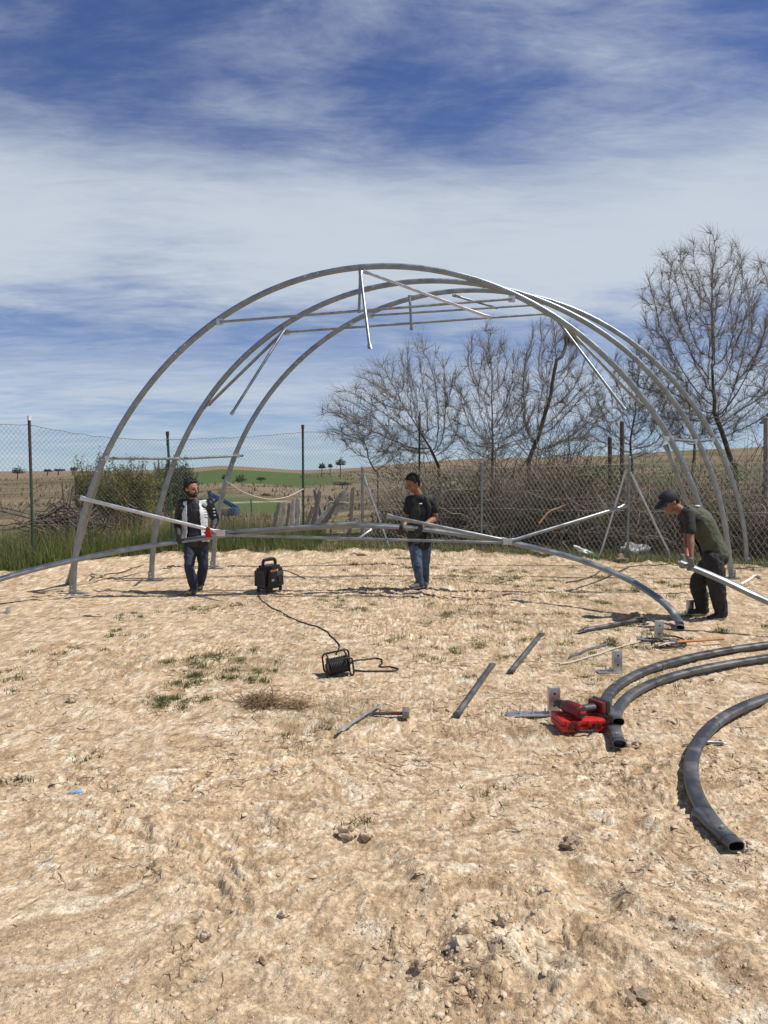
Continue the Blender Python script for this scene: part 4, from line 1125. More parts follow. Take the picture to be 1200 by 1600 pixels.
def thicket(nc_, n, seed, K, r0, wander, lf=(.45, 1.1), side=(1.4, 3.8), tall=1.0):
    # mounds of stems springing from separate stools
    r = np.random.default_rng(seed); r2 = np.random.default_rng(555)
    t = np.sort(r2.uniform(0, 1.15, nc_)); dp = r2.uniform(*side, nc_); hh = r2.uniform(.5, 1.0, nc_) * r2.uniform(.7, 2.3, nc_) * (.6 + .5 * sstep(0, .3, t)) * tall; sp = r2.uniform(.22, .6, nc_)
    A, B = np.array((-.7, 16.6)), np.array((8.6, 12.4))
    k = r.integers(0, nc_, n)
    c = A + (B - A) * t[k][:, None] + np.array((.41, .91)) * dp[k][:, None]
    o = r.normal(0, 1, (n, 2)) * sp[k][:, None] * .7
    base = c + o
    z = gz_np(base[:, 0], base[:, 1]) + r.uniform(0, 1, n) ** 2 * hh[k] * .9
    d = norm(np.concatenate([o * 1.3 + r.normal(0, .45, (n, 2)), r.normal(.75, .5, n)[:, None]], 1))
    L = hh[k] * r.uniform(*lf, n) * .9
    P = np.empty((n, K, 3)); P[:, 0] = np.concatenate([base, z[:, None]], 1)
    for q_ in range(1, K):
        d = norm(d + r.normal(0, wander, (n, 3)) + np.array((0, 0, -.13)))
        P[:, q_] = P[:, q_ - 1] + d * (L / (K - 1))[:, None]
    P[:, :, 2] = np.maximum(P[:, :, 2], .02)
    return tubes_np(P, r0 * r.uniform(.5, 1.6, n)[:, None] * np.linspace(1, .35, K)[None], 3)
V1, F1 = thicket(95, 8500, 401, 5, .0070, .26)
V2, F2 = thicket(95, 14000, 402, 3, .0038, .45, (.2, .55))
stuff('dead_brush', np.concatenate([V1, V2]), np.concatenate([F1, F2 + len(V1)]), M_BRUSH, 'dense tangle of dead brown brush heaped behind the right fence', 'brush')
V3, F3 = thicket(46, 2200, 406, 5, .0062, .16, (.7, 1.2), (2.2, 4.6), 1.5)
stuff('tall_dead_stems', V3, F3, M_TWIG, 'taller thin dead stems standing up out of the brush', 'brush')
V1, F1 = brush(700, 403, 7, (.8, 2.2), (.9, 2.0), up=.3, r0=.0085, wander=.25)
stuff('bleached_brush', V1, F1, M_BRUSHPALE, 'paler bleached branches lying through the dead brush', 'brush')
# brambles and ivy showing green in the brush
r = np.random.default_rng(404); n = 9000
cl_ = r.uniform(0, 1.15, 46); k = r.integers(0, 46, n); t = cl_[k] + r.normal(0, .012, n)
bb = np.array((-.7, 16.6)) + (np.array((8.6, 12.4)) - np.array((-.7, 16.6))) * t[:, None] + np.array((.41, .91)) * r.uniform(1.1, 2.2, n)[:, None]
zc = r.uniform(.15, 1.7, 46) ** 1.0
p = np.concatenate([bb, (zc[k] + r.normal(0, .16, n)).clip(.05, 2.3)[:, None]], 1)
a, b = norm(r.normal(0, 1, (n, 3))), norm(r.normal(0, 1, (n, 3))); L_ = .05 * r.uniform(.6, 1.4, (n, 1))
V = np.stack([p - a * L_ * .5, p + b * L_ * .35, p + a * L_ * .5, p - b * L_ * .35], 1).reshape(-1, 3)
stuff('bramble_leaves', V, np.arange(n * 4).reshape(-1, 4), mat('bramble_green', (.06, .085, .022), (.11, .12, .035), 2, .7, trans=.3), 'green bramble leaves growing through the dead brush', 'bramble')
# low dry scrub over the near fields
r = np.random.default_rng(405); n = 22000
yy = 19 * (150 / 19) ** r.uniform(0, 1, n); xx_ = r.uniform(-.62, .62, n) * yy
kk = (fbm(xx_ / 3.1, yy / 3.1, 3, 406) + r.normal(0, .2, n) > .20) & ~((az_px(xx_, yy) > 280) & (az_px(xx_, yy) < 470) & (((yy > 27) & (yy < 42)) | (yy > 74)))
p = on_ground(np.stack([xx_[kk], yy[kk]], -1)); n = len(p)
V1, F1 = blades(p, r.uniform(.07, .24, n) * (1 + p[:, 1] / 90), r.uniform(.012, .04, n) * (1 + p[:, 1] / 60), .6, 2, seed=12)
stuff('field_scrub', V1, F1, mat('dry_scrub', (.13, .095, .055), (.20, .165, .085), .5, .9, trans=.2), 'low dry scrub dotted over the fields beyond the fence', 'scrub')
# one long pale branch lying in the brush
for pts, r0, lab in (([(842, 818, 15.2), (858, 800, 15.3), (872, 794, 15.35), (884, 789, 15.4)], .022, 'peeled orange-brown branch caught in the brush behind the fence'),):
    P = spline([U(*w) for w in pts], 5)
    tag(MB().sweep(P, np.linspace(r0, r0 * .6, len(P)), S=7).build('branch', mat('peeled_branch', (.42, .24, .11), (.30, .18, .09), 20, .9), None, .9, origin=tuple(P[0])), lab, 'branch')
# ------------------------------------------------------------------ shrubs on the left
def leafy(root, c, rad, n_tw, n_leaf, leaf, m_leaf, seed, m_tw=M_TWIG, base=None, up=.55, lw=.5, tmin=.35):
    r = np.random.default_rng(seed); c = np.array(c); rad = np.array(rad)
    base = np.array(base if base is not None else (c[0], c[1], c[2] - rad[2]))
    d = norm(r.normal(0, 1, (n_tw, 3))); e = c + d * rad * (r.uniform(.15, 1, (n_tw, 1)) ** .45) * (1 + .18 * np.sin(d[:, :1] * 7 + d[:, 1:2] * 5))
    e[:, 2] = np.maximum(e[:, 2], base[2] + .1)
    s_ = base + (e - base) * r.uniform(0, .55, (n_tw, 1)) * np.array((.8, .8, 1)) + r.normal(0, .05, (n_tw, 3)) * rad
    mid = (s_ + e) / 2 + r.normal(0, .06, (n_tw, 3)) * rad
    Q = np.stack([s_, mid, e], 1)
    V, Fq = tubes_np(Q, np.linspace(.012, .004, 3)[None] * r.uniform(.6, 1.3, (n_tw, 1)), 3)
    MB().add(V, Fq).build('branches', m_tw, root, 0, origin=root.location)
    k = r.integers(0, n_tw, n_leaf); t = r.uniform(tmin, 1.05, (n_leaf, 1))
    p = s_[k] * (1 - t) + e[k] * t + r.normal(0, .035, (n_leaf, 3)) * rad
    a, b = norm(r.normal(0, 1, (n_leaf, 3))), norm(r.normal(0, 1, (n_leaf, 3)))
    L = leaf * r.uniform(.6, 1.4, (n_leaf, 1))
    V = np.stack([p - a * L * .5, p + b * L * lw * .5, p + a * L * .5, p - b * L * lw * .5], 1).reshape(-1, 3)
    MB().add(V, np.arange(n_leaf * 4).reshape(-1, 4)).build('foliage', m_leaf, root, 0, origin=root.location)
def shrub(px, py, rx, rz, Yd, n_tw, n_leaf, leaf, m_leaf, seed, label, name='shrub', cat='shrub', ry=.8, grp=None):
    b = gp(px, Yd); s_ = Yd / F; c = U(px, py, Yd)
    root = thing(name, label, cat, b, group=grp)
    leafy(root, c, (rx * s_, rx * s_ * ry, rz * s_), n_tw, n_leaf, leaf, m_leaf, seed, base=(b.x, b.y, b.z))
    MB().sweep([b - Vector((0, 0, .1)), b + Vector((.02, 0, .4)), b + Vector((0, .02, max(.6, c.z - b.z)))], [.05, .04, .025], S=7).build('stem', M_BARK, root, .9, origin=root.location)
    return root
shrub(202, 770, 60, 55, 21, 500, 27000, .066, M_LEAF, 501, 'wide olive-brown shrub behind the left legs of the arches')
shrub(148, 767, 42, 58, 22, 300, 13000, .066, M_LEAF, 502, 'rounded olive shrub just left of the wide one, behind the nearest arch leg')
def conifer(px, py, rx, rz, Yd, seed, label):
    b = gp(px, Yd); s_ = Yd / F; c = U(px, py, Yd)
    root = thing('conifer', label, 'tree', b, group='dark conifers behind the shrub')
    leafy(root, c, (rx * s_, rx * s_, rz * s_), 500, 10000, .085, M_CONIFER, seed, base=(b.x, b.y, b.z), lw=.35)
    MB().sweep([b - Vector((0, 0, .1)), b + Vector((0, 0, .8)), Vector((b.x, b.y, c.z))], [.10, .08, .03], S=8).build('trunk', M_BARK, root, .9, origin=root.location)
conifer(262, 754, 30, 40, 26, 511, 'dark green conifer bush showing just right of the wide shrub')
conifer(284, 755, 22, 38, 27.5, 512, 'narrower dark green conifer directly behind the head of the man in the white vest')
# pile of cut branches
b = gp(105, 15.6)
pile = thing('branch_pile', 'heap of cut dry branches by the leftmost green fence post', 'branch pile', b)
r = np.random.default_rng(521); n = 260
s_ = np.stack([b.x + r.normal(0, .40, n), b.y + r.normal(0, .30, n), b.z + np.abs(r.normal(.25, .22, n))], -1)
d = norm(np.stack([r.normal(.6, .6, n), r.normal(0, .35, n), r.normal(-.15, .32, n)], -1)); L = r.uniform(.3, 1.0, n)[:, None]
Q = np.stack([s_ - d * L * .5, s_ + r.normal(0, .04, (n, 3)), s_ + d * L * .5], 1); Q[:, :, 2] = np.maximum(Q[:, :, 2], b.z + .02) + .25
V, Fq = tubes_np(Q, np.linspace(.014, .005, 3)[None] * r.uniform(.5, 1.4, (n, 1)), 4)
MB().add(V[:], Fq).build('branches', M_BRUSH, pile, 0, origin=pile.location)
Q2 = Q[:90] + np.array((0, .1, -.1)); V, Fq = tubes_np(Q2, .02, 4)
MB().add(V, Fq).build('thick_branches', M_BARK, pile, 0, origin=pile.location)
# dead weeds pulled up and left on the plot
def weed(px, py, rad, n, seed, label, m=M_GRASSDRY, name='dry_weed'):
    g = G(px, py); r = np.random.default_rng(seed)
    p0 = np.array(g) + r.normal(0, rad * .35, (n, 3)) * np.array((1, .7, .12)); p0[:, 2] = gz_np(p0[:, 0], p0[:, 1]) + .01
    d = norm(np.stack([r.normal(.1, .9, n), r.normal(0, .7, n), np.abs(r.normal(.35, .4, n))], -1)); L = r.uniform(.3, 1, n)[:, None] * rad
    Q = np.stack([p0, p0 + d * L * .5 + r.normal(0, rad * .06, (n, 3)), p0 + d * L + r.normal(0, rad * .1, (n, 3)) - np.array((0, 0, rad * .15))], 1)
    Q[:, :, 2] = np.maximum(Q[:, :, 2], g.z + .006)
    V, Fq = tubes_np(Q, np.array((.0028, .0022, .0012))[None] * r.uniform(.6, 1.4, (n, 1)), 3)
    return tag(MB().add(V, Fq).build(name, m, None, 0, origin=tuple(g)), label, 'dead weed', 'uprooted dead weeds')
weed(408, 1102, .19, 420, 531, 'larger uprooted dead weed lying left of the hammer', mat('brown_weed', (.20, .135, .07), (.30, .21, .12), 8, .95))
weed(464, 1105, .12, 260, 532, 'smaller flat dead weed lying right of the larger one', mat('brown_weed_b', (.26, .18, .095), (.36, .26, .15), 8, .95))
# far trees as dots in the fields
for i, (px, py, rx, rz, Yd, lab) in enumerate([(28, 737, 11, 8, 150, 'round dark tree on the far left skyline'), (375, 750, 10, 9, 78, 'largest of the round trees in the far green field'), (352, 747, 7, 7, 82, 'small round tree left of the largest one in the far field'),
        (408, 749, 8, 5, 82, 'flat bush right of the largest tree in the far field'), (503, 730, 6, 6, 120, 'leftmost of three dark trees on the skyline beyond the green post'), (516, 729, 4, 5, 122, 'middle and smallest of three dark skyline trees'),
        (532, 724, 9, 9, 110, 'tallest and rightmost of three dark skyline trees'), (75, 736, 7, 3, 190, 'small dark bush on the skyline beside the leftmost post'), (92, 735, 9, 3, 195, 'long low hedge clump on the skyline left of the shrub'), (115, 734, 6, 4, 200, 'skyline bush nearest the left shrub'), (415, 775, 9, 5, 44, 'low green bush in the near green field'),
        (535, 757, 16, 5, 60, 'low dark bush on the stony slope')]):
    b = gp(px, Yd); s_ = Yd / F; c = U(px, py, Yd)
    root = thing('far_tree', lab, 'tree', b, group='far trees in the fields')
    leafy(root, c, (rx * s_, rx * s_, rz * s_), 160, 900, 1.6 * s_, M_FARLEAF, 540 + i, base=(b.x, b.y, c.z - rz * s_ * .3), lw=.8, tmin=.6)
    MB().sweep([b - Vector((0, 0, .3)), (b + c) / 2, c], [1.0 * s_, .8 * s_, .5 * s_], S=6).build('trunk', M_BARK, root, .9, origin=root.location)
# ------------------------------------------------------------------ weathered planks, implement, shed and litter by the fence
PLG = 'weathered fence boards leaning in a heap'
for i, (x0, y0, x1, y1, w, Yd, pale, lab) in enumerate([
        (432, 808, 437, 785, 7, 17.6, 0, 'leftmost dark short board of the leaning heap'), (441, 810, 446, 784, 7, 17.7, 1, 'pale short board next to the leftmost dark one'), (450, 808, 453, 786, 5, 17.8, 0, 'thin grey board third from the left of the heap'),
        (457, 802, 458, 780, 7, 17.7, 1, 'white-topped upright board left of the green post'), (464, 812, 466, 779, 9, 17.9, 1, 'broad pale board just left of the green post'), (480, 815, 490, 792, 7, 17.5, 0, 'grey board leaning right of the green post'),
        (489, 822, 500, 767, 8, 17.8, 0, 'tall split board leaning near the middle of the heap'), (503, 812, 491, 765, 6, 17.9, 0, 'dark board crossing behind the tall split one'), (500, 812, 519, 788, 7, 17.4, 1, 'pale board slanting to the right in the heap'),
        (508, 815, 534, 770, 8, 17.6, 0, 'long grey board slanting across the heap'), (530, 790, 542, 766, 9, 17.9, 1, 'white peeling board end sticking up at the right'), (533, 787, 545, 788, 6, 17.7, 1, 'short white board lying level beside the dark post'),
        (520, 785, 514, 775, 9, 18.0, 0, 'short rounded grey board end above the heap'), (548, 815, 551, 762, 7, 17.3, 0, 'dark wooden post beside the galvanised fence post')]):
    p0, p1 = U(x0, y0, Yd), U(x1, y1, Yd); s_ = Yd / F
    d = (p1 - p0).normalized(); p0 = p0 - d * .25
    n_ = 6; P = [p0 + (p1 - p0) * (k / n_) + Vector((random.uniform(-.008, .008), 0, 0)) for k in range(n_ + 1)]
    a = [w * s_ * .5 * random.uniform(.85, 1.1) for _ in P]; a[-1] *= .7
    tag(MB().sweep(P, a, .022, ref=(0, 1, .1), S=8, power=4).build('old_board', M_OLDWOODW if pale else M_OLDWOOD, None, .5, origin=tuple(p0)), lab, 'board', PLG)
P = [U(548, 790, 17.3), U(560, 790, 17.2), U(572, 791, 17.1)]
# blue farm implement
b = gp(338, 19.5)
imp = thing('farm_implement', 'blue tractor implement parked in the grass behind the farthest arch leg', 'farm implement', b)
def ip(px, py, dy=0.0): return U(px, py, 19.5 + dy)
MB().sweep([ip(327, 767), ip(330, 782), ip(335, 806)], .055, .04, ref=(0, 1, 0), S=8, power=4).build('mast', M_BLUE, imp, .5, origin=b)
MB().sweep([ip(328, 772, .1), ip(345, 780, .1), ip(371, 794, .1)], .06, .05, ref=(0, 1, 0), S=8, power=4).build('beam', M_BLUE, imp, .5, origin=b)
MB().sweep([ip(331, 788, -.1), ip(341, 779, -.1)], .03, .03, ref=(0, 1, 0), S=6).build('link', M_BLUE, imp, .5, origin=b)
MB().box(tuple(ip(366, 799, .1)), (.20, .5, .20), bev=.03).build('end_housing', M_BLUE, imp, .5, origin=b)
MB().box(tuple(ip(350, 800, .2)), (.32, .4, .22), bev=.04).build('gearbox', M_IRON, imp, .5, origin=b)
for a in ((348, 806), (356, 808), (364, 808)):
    P = spline([ip(*a), ip(a[0] + 3, a[1] + 6), ip(a[0] - 1, a[1] + 12), ip(a[0] - 4, a[1] + 15)], 4)
    MB().sweep(P, .03, .018, S=6).build('tine', M_IRON, imp, .6, origin=b)
# thin green stake in the field
p = gp(393, 24)
tag(MB().sweep([p, p + Vector((0, 0, .4)), U(392, 780, 24)], .02, S=6).build('stake', M_GREENPOST, None, .6, origin=tuple(p)), 'short green stake standing in the field behind the far arch', 'stake')
# posts in the brush
for px, top, Yd, lab in ((972, 660, 17.5, 'tall dark wooden post behind the braced fence post'), (953, 684, 18.0, 'shorter dark post left of the tall one in the brush'), (1197, 655, 15.5, 'grey post at the right edge of the picture')):
    p = gp(px, Yd); t = U(px, top, Yd)
    root = thing('wooden_post', lab, 'post', p)
    MB().sweep([p - Vector((0, 0, .1)), (p + t) / 2 + Vector((.01, 0, 0)), t], [.06, .052, .05], S=8).build('shaft', M_OLDWOOD if px > 1100 else M_BARK, root, .6, origin=p)
    MB().sweep([t, t + Vector((0, 0, .03)), t + Vector((0, 0, .045))], [.055, .05, .02], S=8).build('top', M_OLDWOOD, root, .6, origin=p)
# shed at the right edge
c = U(1190, 660, 26.1); b = gp(1190, 26)
shed = thing('shed', 'pale shed corner with grey-green roof at the right edge', 'shed', (c.x + 1.3, 24.5, b.z))
so_ = shed.location
MB().box((c.x + 1.5, 24.5, (b.z + c.z) / 2 - .2), (2.7, 3.0, c.z - b.z + .4), bev=.02).build('wall', M_SHED, shed, .5, origin=so_)
ev, rg = c.z, c.z + .95
rf = MB()
for s0 in (0,):
    xl, xm, xr = c.x - .05, c.x + 1.5, c.x + 3.05
    V = [(xl, 22.85, ev), (xm, 22.85, rg + .5), (xr, 22.85, ev), (xl, 26.15, ev), (xm, 26.15, rg + .5), (xr, 26.15, ev)]
    V += [(a, b_, z_ - .06) for a, b_, z_ in V]
    rf.add(V, [[0, 1, 4, 3], [1, 2, 5, 4], [9, 10, 7, 6], [10, 11, 8, 7], [0, 6, 7, 1], [1, 7, 8, 2], [3, 4, 10, 9], [4, 5, 11, 10], [0, 3, 9, 6], [2, 8, 11, 5]])
ro_ = rf.build('roof', M_SHEDROOF, shed, .4, origin=so_)
MB().add([(c.x + .16, 23.0, ev - .02), (c.x + 2.84, 23.0, ev - .02), (c.x + 1.5, 23.0, rg + .36)], [[0, 1, 2]]).build('gable', M_SHED, shed, 0, origin=so_)
for i in range(9):
    t = (i + .5) / 9
    for sx in (0, 1):
        x_ = xl + (xm - xl) * t if sx == 0 else xr + (xm - xr) * t
        z_ = ev + (rg + .5 - ev) * t
        MB().box((x_, 24.5, z_ + .012), (.03, 3.28, .03), bev=.008).build('roof_rib', M_SHEDROOF, ro_, .5, origin=so_)
# litter
def rag(px, py, size, m, label, cat, name, seed, squash=.5):
    g = G(px, py)
    return tag(MB().lump((g.x, g.y, gz(g.x, g.y) + size[2] * .5), size, seed, 3, .9).build(name, m, None, .9 if cat != 'stone' else .35, origin=(g.x, g.y, g.z)), label, cat)
rag(992, 866, (.26, .10, .13), M_BAG, 'crumpled white plastic bag against the braced fence post', 'plastic bag', 'plastic_bag', 3)
g = G(915, 872)
sack = thing('sack', 'torn white and green sack lying in the grass by the right fence', 'sack', (g.x, g.y, gz(g.x, g.y)), (.1, math.radians(28), 0))
MB().lump((0, 0, .09), (.26, .10, .055), 8, 3, .5).build('bag', M_BAG, sack, .9)
MB().lump((.06, -.01, .10), (.16, .10, .053), 9, 3, .4).build('green_panel', M_SACKG, sack, .9)
rag(968, 878, (.14, .10, .075), M_STONED, 'squared brown stone at the foot of the braced fence post', 'stone', 'stone', 5)
rag(843, 868, (.17, .12, .10), M_STONE, 'rounded pale boulder in the grass behind the raised arch', 'stone', 'stone', 6)
rag(560, 866, (.14, .1, .04), M_STONE, 'flat pale stone below the left galvanised fence post', 'stone', 'stone', 7)
rag(990, 971, (.11, .09, .06), M_STONED, 'brown stone under the propped steel bar', 'stone', 'stone', 8)
rag(1030, 1012, (.045, .04, .035), M_STONE, 'small white stone in front of the wire tangle', 'stone', 'stone', 9)
rag(120, 1239, (.03, .02, .012), M_BLUEBIT, 'scrap of light blue plastic on the soil at the left', 'plastic scrap', 'plastic_scrap', 10)
for i, (px, py, sx, sz, dk, lab) in enumerate([(725, 1482, .055, .030, 0, 'largest pale flat stone in the foreground soil'), (652, 1514, .026, .020, 1, 'dark stone left below the large flat one'), (716, 1530, .018, .016, 0, 'small grey stone below the large flat one'),
        (786, 1443, .026, .026, 0, 'upright grey clod right of the middle foreground'), (995, 1562, .042, .026, 1, 'dark clod at the bottom right'), (320, 1466, .026, .024, 0, 'grey clod amid crumbs at the left foreground'),
        (444, 1432, .020, .016, 0, 'pale small stone left of the foreground middle'), (545, 1305, .045, .035, 0, 'pale clay lump on the small mound in the middle'), (575, 1310, .035, .022, 0, 'second clay lump right on the small mound'), (410, 1505, .012, .016, 1, 'tiny dark stone standing in the left foreground'),
        (18, 1135, .022, .016, 0, 'white stone near the left edge'), (128, 1139, .028, .014, 0, 'flat white stone right of the one at the left edge'), (655, 1365, .018, .008, 0, 'thin white chip on the bare foreground soil'),
        (990, 1165, .045, .030, 0, 'pale clod beside the open tube end'), (1168, 1333, .028, .022, 0, 'clod in front of the nearest tube end'), (890, 1322, .04, .03, 1, 'dark clod left of the nearest curved tube'), (153, 902, .10, .05, 0, 'whitish rock right of the nearest arch foot'), (150, 962, .10, .025, 0, 'flat white patch of rock on the soil at the left'), (370, 946, .06, .04, 0, 'small pale rock below the generator'), (282, 1049, .06, .02, 0, 'flat grey stone by the green tufts'), (112, 1097, .035, .03, 0, 'white stone on the left soil')]):
    rag(px, py, (sx, sx * .75, sz), M_STONED if dk else M_STONE, lab, 'stone', 'stone', 20 + i)
# bone-white stick at the right
cable('stick', [(1158, 916), (1170, 908), (1180, 902), (1190, 904)], .02, M_BAG, 'bone-white stick on the soil at the right edge', 'stick', 1)
cable('stick', [(885, 912), (905, 908), (925, 902), (940, 892)], .012, M_BARK, 'thin dark stick on the soil below the sack', 'stick', 1)
cable('stick', [(140, 905), (170, 900), (200, 893), (225, 884)], .010, M_BARK, 'thin dark stick by the feet of the left arches', 'stick', 1)
# ------------------------------------------------------------------ people
def loft(path, a, b, right, n=4, S=18, cap=.6):
    # closed tube of oval rings along a path: half width a along 'right', half depth b
    K = len(path)
    P = spline(path, n); t = np.linspace(0, K - 1, len(P))
    A = np.interp(t, range(K), a); B = np.interp(t, range(K), b)
    T = norm(np.gradient(P, axis=0)); R = np.array(right, float)[None].repeat(len(P), 0)
    e1 = norm(R - (R * T).sum(1, keepdims=True) * T); e2 = np.cross(T, e1)
    # rounded ends
    def capring(i, sg):
        out = []
        for k in (.35, .7, .93):
            c = math.sqrt(1 - k * k); out.append((P[i] + sg * T[i] * k * cap * min(A[i], B[i]), A[i] * c, B[i] * c, e1[i], e2[i]))
        return out
    rings = capring(0, -1)[::-1] + [(P[i], A[i], B[i], e1[i], e2[i]) for i in range(len(P))] + capring(-1, 1)
    an = np.arange(S) * 2 * np.pi / S
    V = np.array([p + np.cos(an)[:, None] * x * u_ + np.sin(an)[:, None] * y * v_ for p, x, y, u_, v_ in rings])
    K = len(rings); idx = np.arange(K * S).reshape(K, S); nx = np.roll(idx, -1, 1)
    Fq = np.stack([idx[:-1], nx[:-1], nx[1:], idx[1:]], -1).reshape(-1, 4)
    return V.reshape(-1, 3), [list(f) for f in Fq] + [list(idx[0][::-1]), list(idx[-1])]
def limb(p, r, right=(1, 0, 0), n=4, flat=1.0):
    p = [Vector(w) for w in p]; d = (p[-1] - p[0]).normalized(); rt = Vector(right)
    if abs(d.dot(rt)) > .85: rt = Vector((0, 0, 1))
    return loft(p, r, [q_ * flat for q_ in r], rt, n, 14, .9)
def ball(c, rad, M=None):
    bm = bmesh.new(); bmesh.ops.create_icosphere(bm, subdivisions=3, radius=1); bm.verts.index_update()
    V = []
    for w in bm.verts:
        q_ = Vector((w.co.x * rad[0], w.co.y * rad[1], w.co.z * rad[2]))
        V.append(tuple((M @ q_ if M else q_) + Vector(c)))
    Fs = [[w.index for w in f.verts] for f in bm.faces]; bm.free()
    return np.array(V), Fs
def blob(name, parts, voxel, m, parent, org, smooth=4, wrinkle=0.0, wf=9.0, cut=None, seed=0, thick=0):
    mb = MB()
    for V, Fs in parts: mb.add(V, Fs)
    me = mb.mesh('tmp'); o = bpy.data.objects.new('tmp', me); COL.objects.link(o)
    md = o.modifiers.new('r', 'REMESH'); md.mode = 'VOXEL'; md.voxel_size = voxel
    if smooth:
        ms = o.modifiers.new('s', 'SMOOTH'); ms.factor = .5; ms.iterations = smooth
    dg = bpy.context.evaluated_depsgraph_get()
    out = bpy.data.meshes.new_from_object(o.evaluated_get(dg))
    bpy.data.objects.remove(o); bpy.data.meshes.remove(me)
    out.name = name
    n = len(out.vertices); co = np.empty(n * 3); out.vertices.foreach_get('co', co); co = co.reshape(-1, 3)
    if wrinkle:
        nn = np.empty(n * 3); out.vertices.foreach_get('normal', nn); nn = nn.reshape(-1, 3)
        w = fbm(co[:, 0] * wf * 1.1 + co[:, 1] * wf * .8 + co[:, 2] * wf * .55 + seed, co[:, 2] * wf * 1.05 + co[:, 1] * wf * .5 - co[:, 0] * wf * .5, 3, 900 + seed)
        w = -np.abs(w) + .18
        co = co + nn * (w * wrinkle)[:, None]; out.vertices.foreach_set('co', co.ravel())
    if cut is not None:
        bm = bmesh.new(); bm.from_mesh(out); bm.verts.ensure_lookup_table()
        kill = cut(co)
        bmesh.ops.delete(bm, geom=[bm.verts[i] for i in np.where(kill)[0]], context='VERTS')
        bm.to_mesh(out); bm.free()
    out.materials.clear()
    ob = finish(out, name, m, parent, 3.1, origin=org)
    if thick:
        s_ = ob.modifiers.new('thickness', 'SOLIDIFY'); s_.thickness = thick; s_.offset = 0
    return ob
def frame(fwd, up=(0, 0, 1)):
    f = Vector(fwd).normalized(); u_ = Vector(up); r = f.cross(u_).normalized(); u_ = r.cross(f).normalized()
    m_ = Matrix((r, f, u_)).transposed()          # local x right, y forward, z up
    return m_.to_4x4()
M_SKIN = mat('skin', (.30, .145, .085), (.34, .17, .105), 30, .55)
M_SKIN2 = mat('tanned_skin', (.24, .105, .058), (.28, .13, .075), 30, .5)
M_HAIR = mat('black_hair', (.007, .006, .006), (.013, .011, .010), 60, .75, 0, .5, 150)
M_CLOTHB = mat('black_cotton', (.010, .010, .011), (.017, .017, .018), 12, .85, 0, .3, 60)
M_JACKET = mat('black_padded_jacket', (.009, .009, .010), (.016, .016, .018), 10, .55, 0, .3, 50)
M_NAVY = mat('navy_trousers', (.018, .024, .042), (.032, .042, .066), 8, .85, 0, .3, 60)
M_JEANS = mat('faded_blue_jeans', (.025, .045, .085), (.085, .125, .185), 7, .85, 0, .3, 70)
M_BLACKTR = mat('charcoal_trousers', (.016, .015, .016), (.030, .028, .029), 8, .85, 0, .3, 60)
M_VESTW = mat('white_vest_fabric', (.66, .67, .68), (.58, .59, .60), 14, .8, 0, .3, 50)
M_VESTG = mat('olive_vest_fabric', (.060, .066, .040), (.085, .092, .058), 9, .85, 0, .3, 50)
M_VESTD = mat('dark_olive_vest_fabric', (.026, .030, .019), (.042, .046, .030), 9, .85, 0, .3, 50)
M_TEE3 = mat('faded_black_tee', (.022, .019, .018), (.034, .030, .028), 9, .85, 0, .3, 50)
M_GLOVER = mat('red_glove', (.42, .012, .018), (.33, .010, .015), 30, .8)
M_GLOVED = mat('dark_glove', (.022, .022, .024), (.045, .044, .045), 30, .8)
M_GLOVEG = mat('grey_glove', (.19, .185, .18), (.12, .118, .115), 30, .8)
M_SHOE = mat('dusty_boot', (.13, .105, .075), (.075, .062, .05), 20, .85)
M_SHOEG = mat('grey_trainer', (.16, .15, .14), (.08, .075, .07), 20, .8)
M_SHOEB = mat('black_trainer', (.014, .014, .015), (.03, .03, .03), 20, .7)
M_SOLE = mat('pale_sole', (.48, .45, .40), (.38, .35, .30), 20, .8)
M_CAP = mat('navy_cap', (.012, .014, .022), (.02, .022, .032), 12, .8)
M_EYE = mat('eye', (.02, .015, .012), None, rough=.2)

def glove(T, d, n_, side, m, parent, org, curl=(62, 72, 55), r=.030):
    # hand closed round a bar at T: fingers run along d over the bar, then curl towards n_; thumb on the 'side' side
    d, n_, s_ = Vector(d).normalized(), Vector(n_).normalized(), Vector(side).normalized()
    T = Vector(T); pc = T - n_ * (r + .016); wr = pc - d * .062
    parts = [loft([wr - d * .035, wr, pc, pc + d * .028], [.030, .031, .043, .040], [.022, .022, .018, .015], s_, 4, 14, .8)]
    for k, (off, ln) in enumerate(((-.030, .82), (-.010, .96), (.011, 1.0), (.031, .93))):
        p = pc + d * .030 + s_ * off; dd = d.copy(); pts = [p - d * .02, p]
        ax = d.cross(n_)
        for a, L in zip(curl, (.042, .028, .022)):
            dd = Matrix.Rotation(math.radians(a + 2 * k), 3, ax) @ dd; p = p + dd * L * ln; pts.append(p)
        parts.append(limb(pts, [.0115, .0115, .0108, .0100, .0088], s_, 3))
    b = pc + s_ * .036 - d * .03
    parts.append(limb([b, b + s_ * .020 + n_ * .018 + d * .012, b + s_ * .018 + n_ * .045 + d * .028, b + s_ * .006 + n_ * .064 + d * .036], [.015, .0135, .012, .010], d, 3))
    blob('glove', parts, .0042, m, parent, org, 2)
    return wr
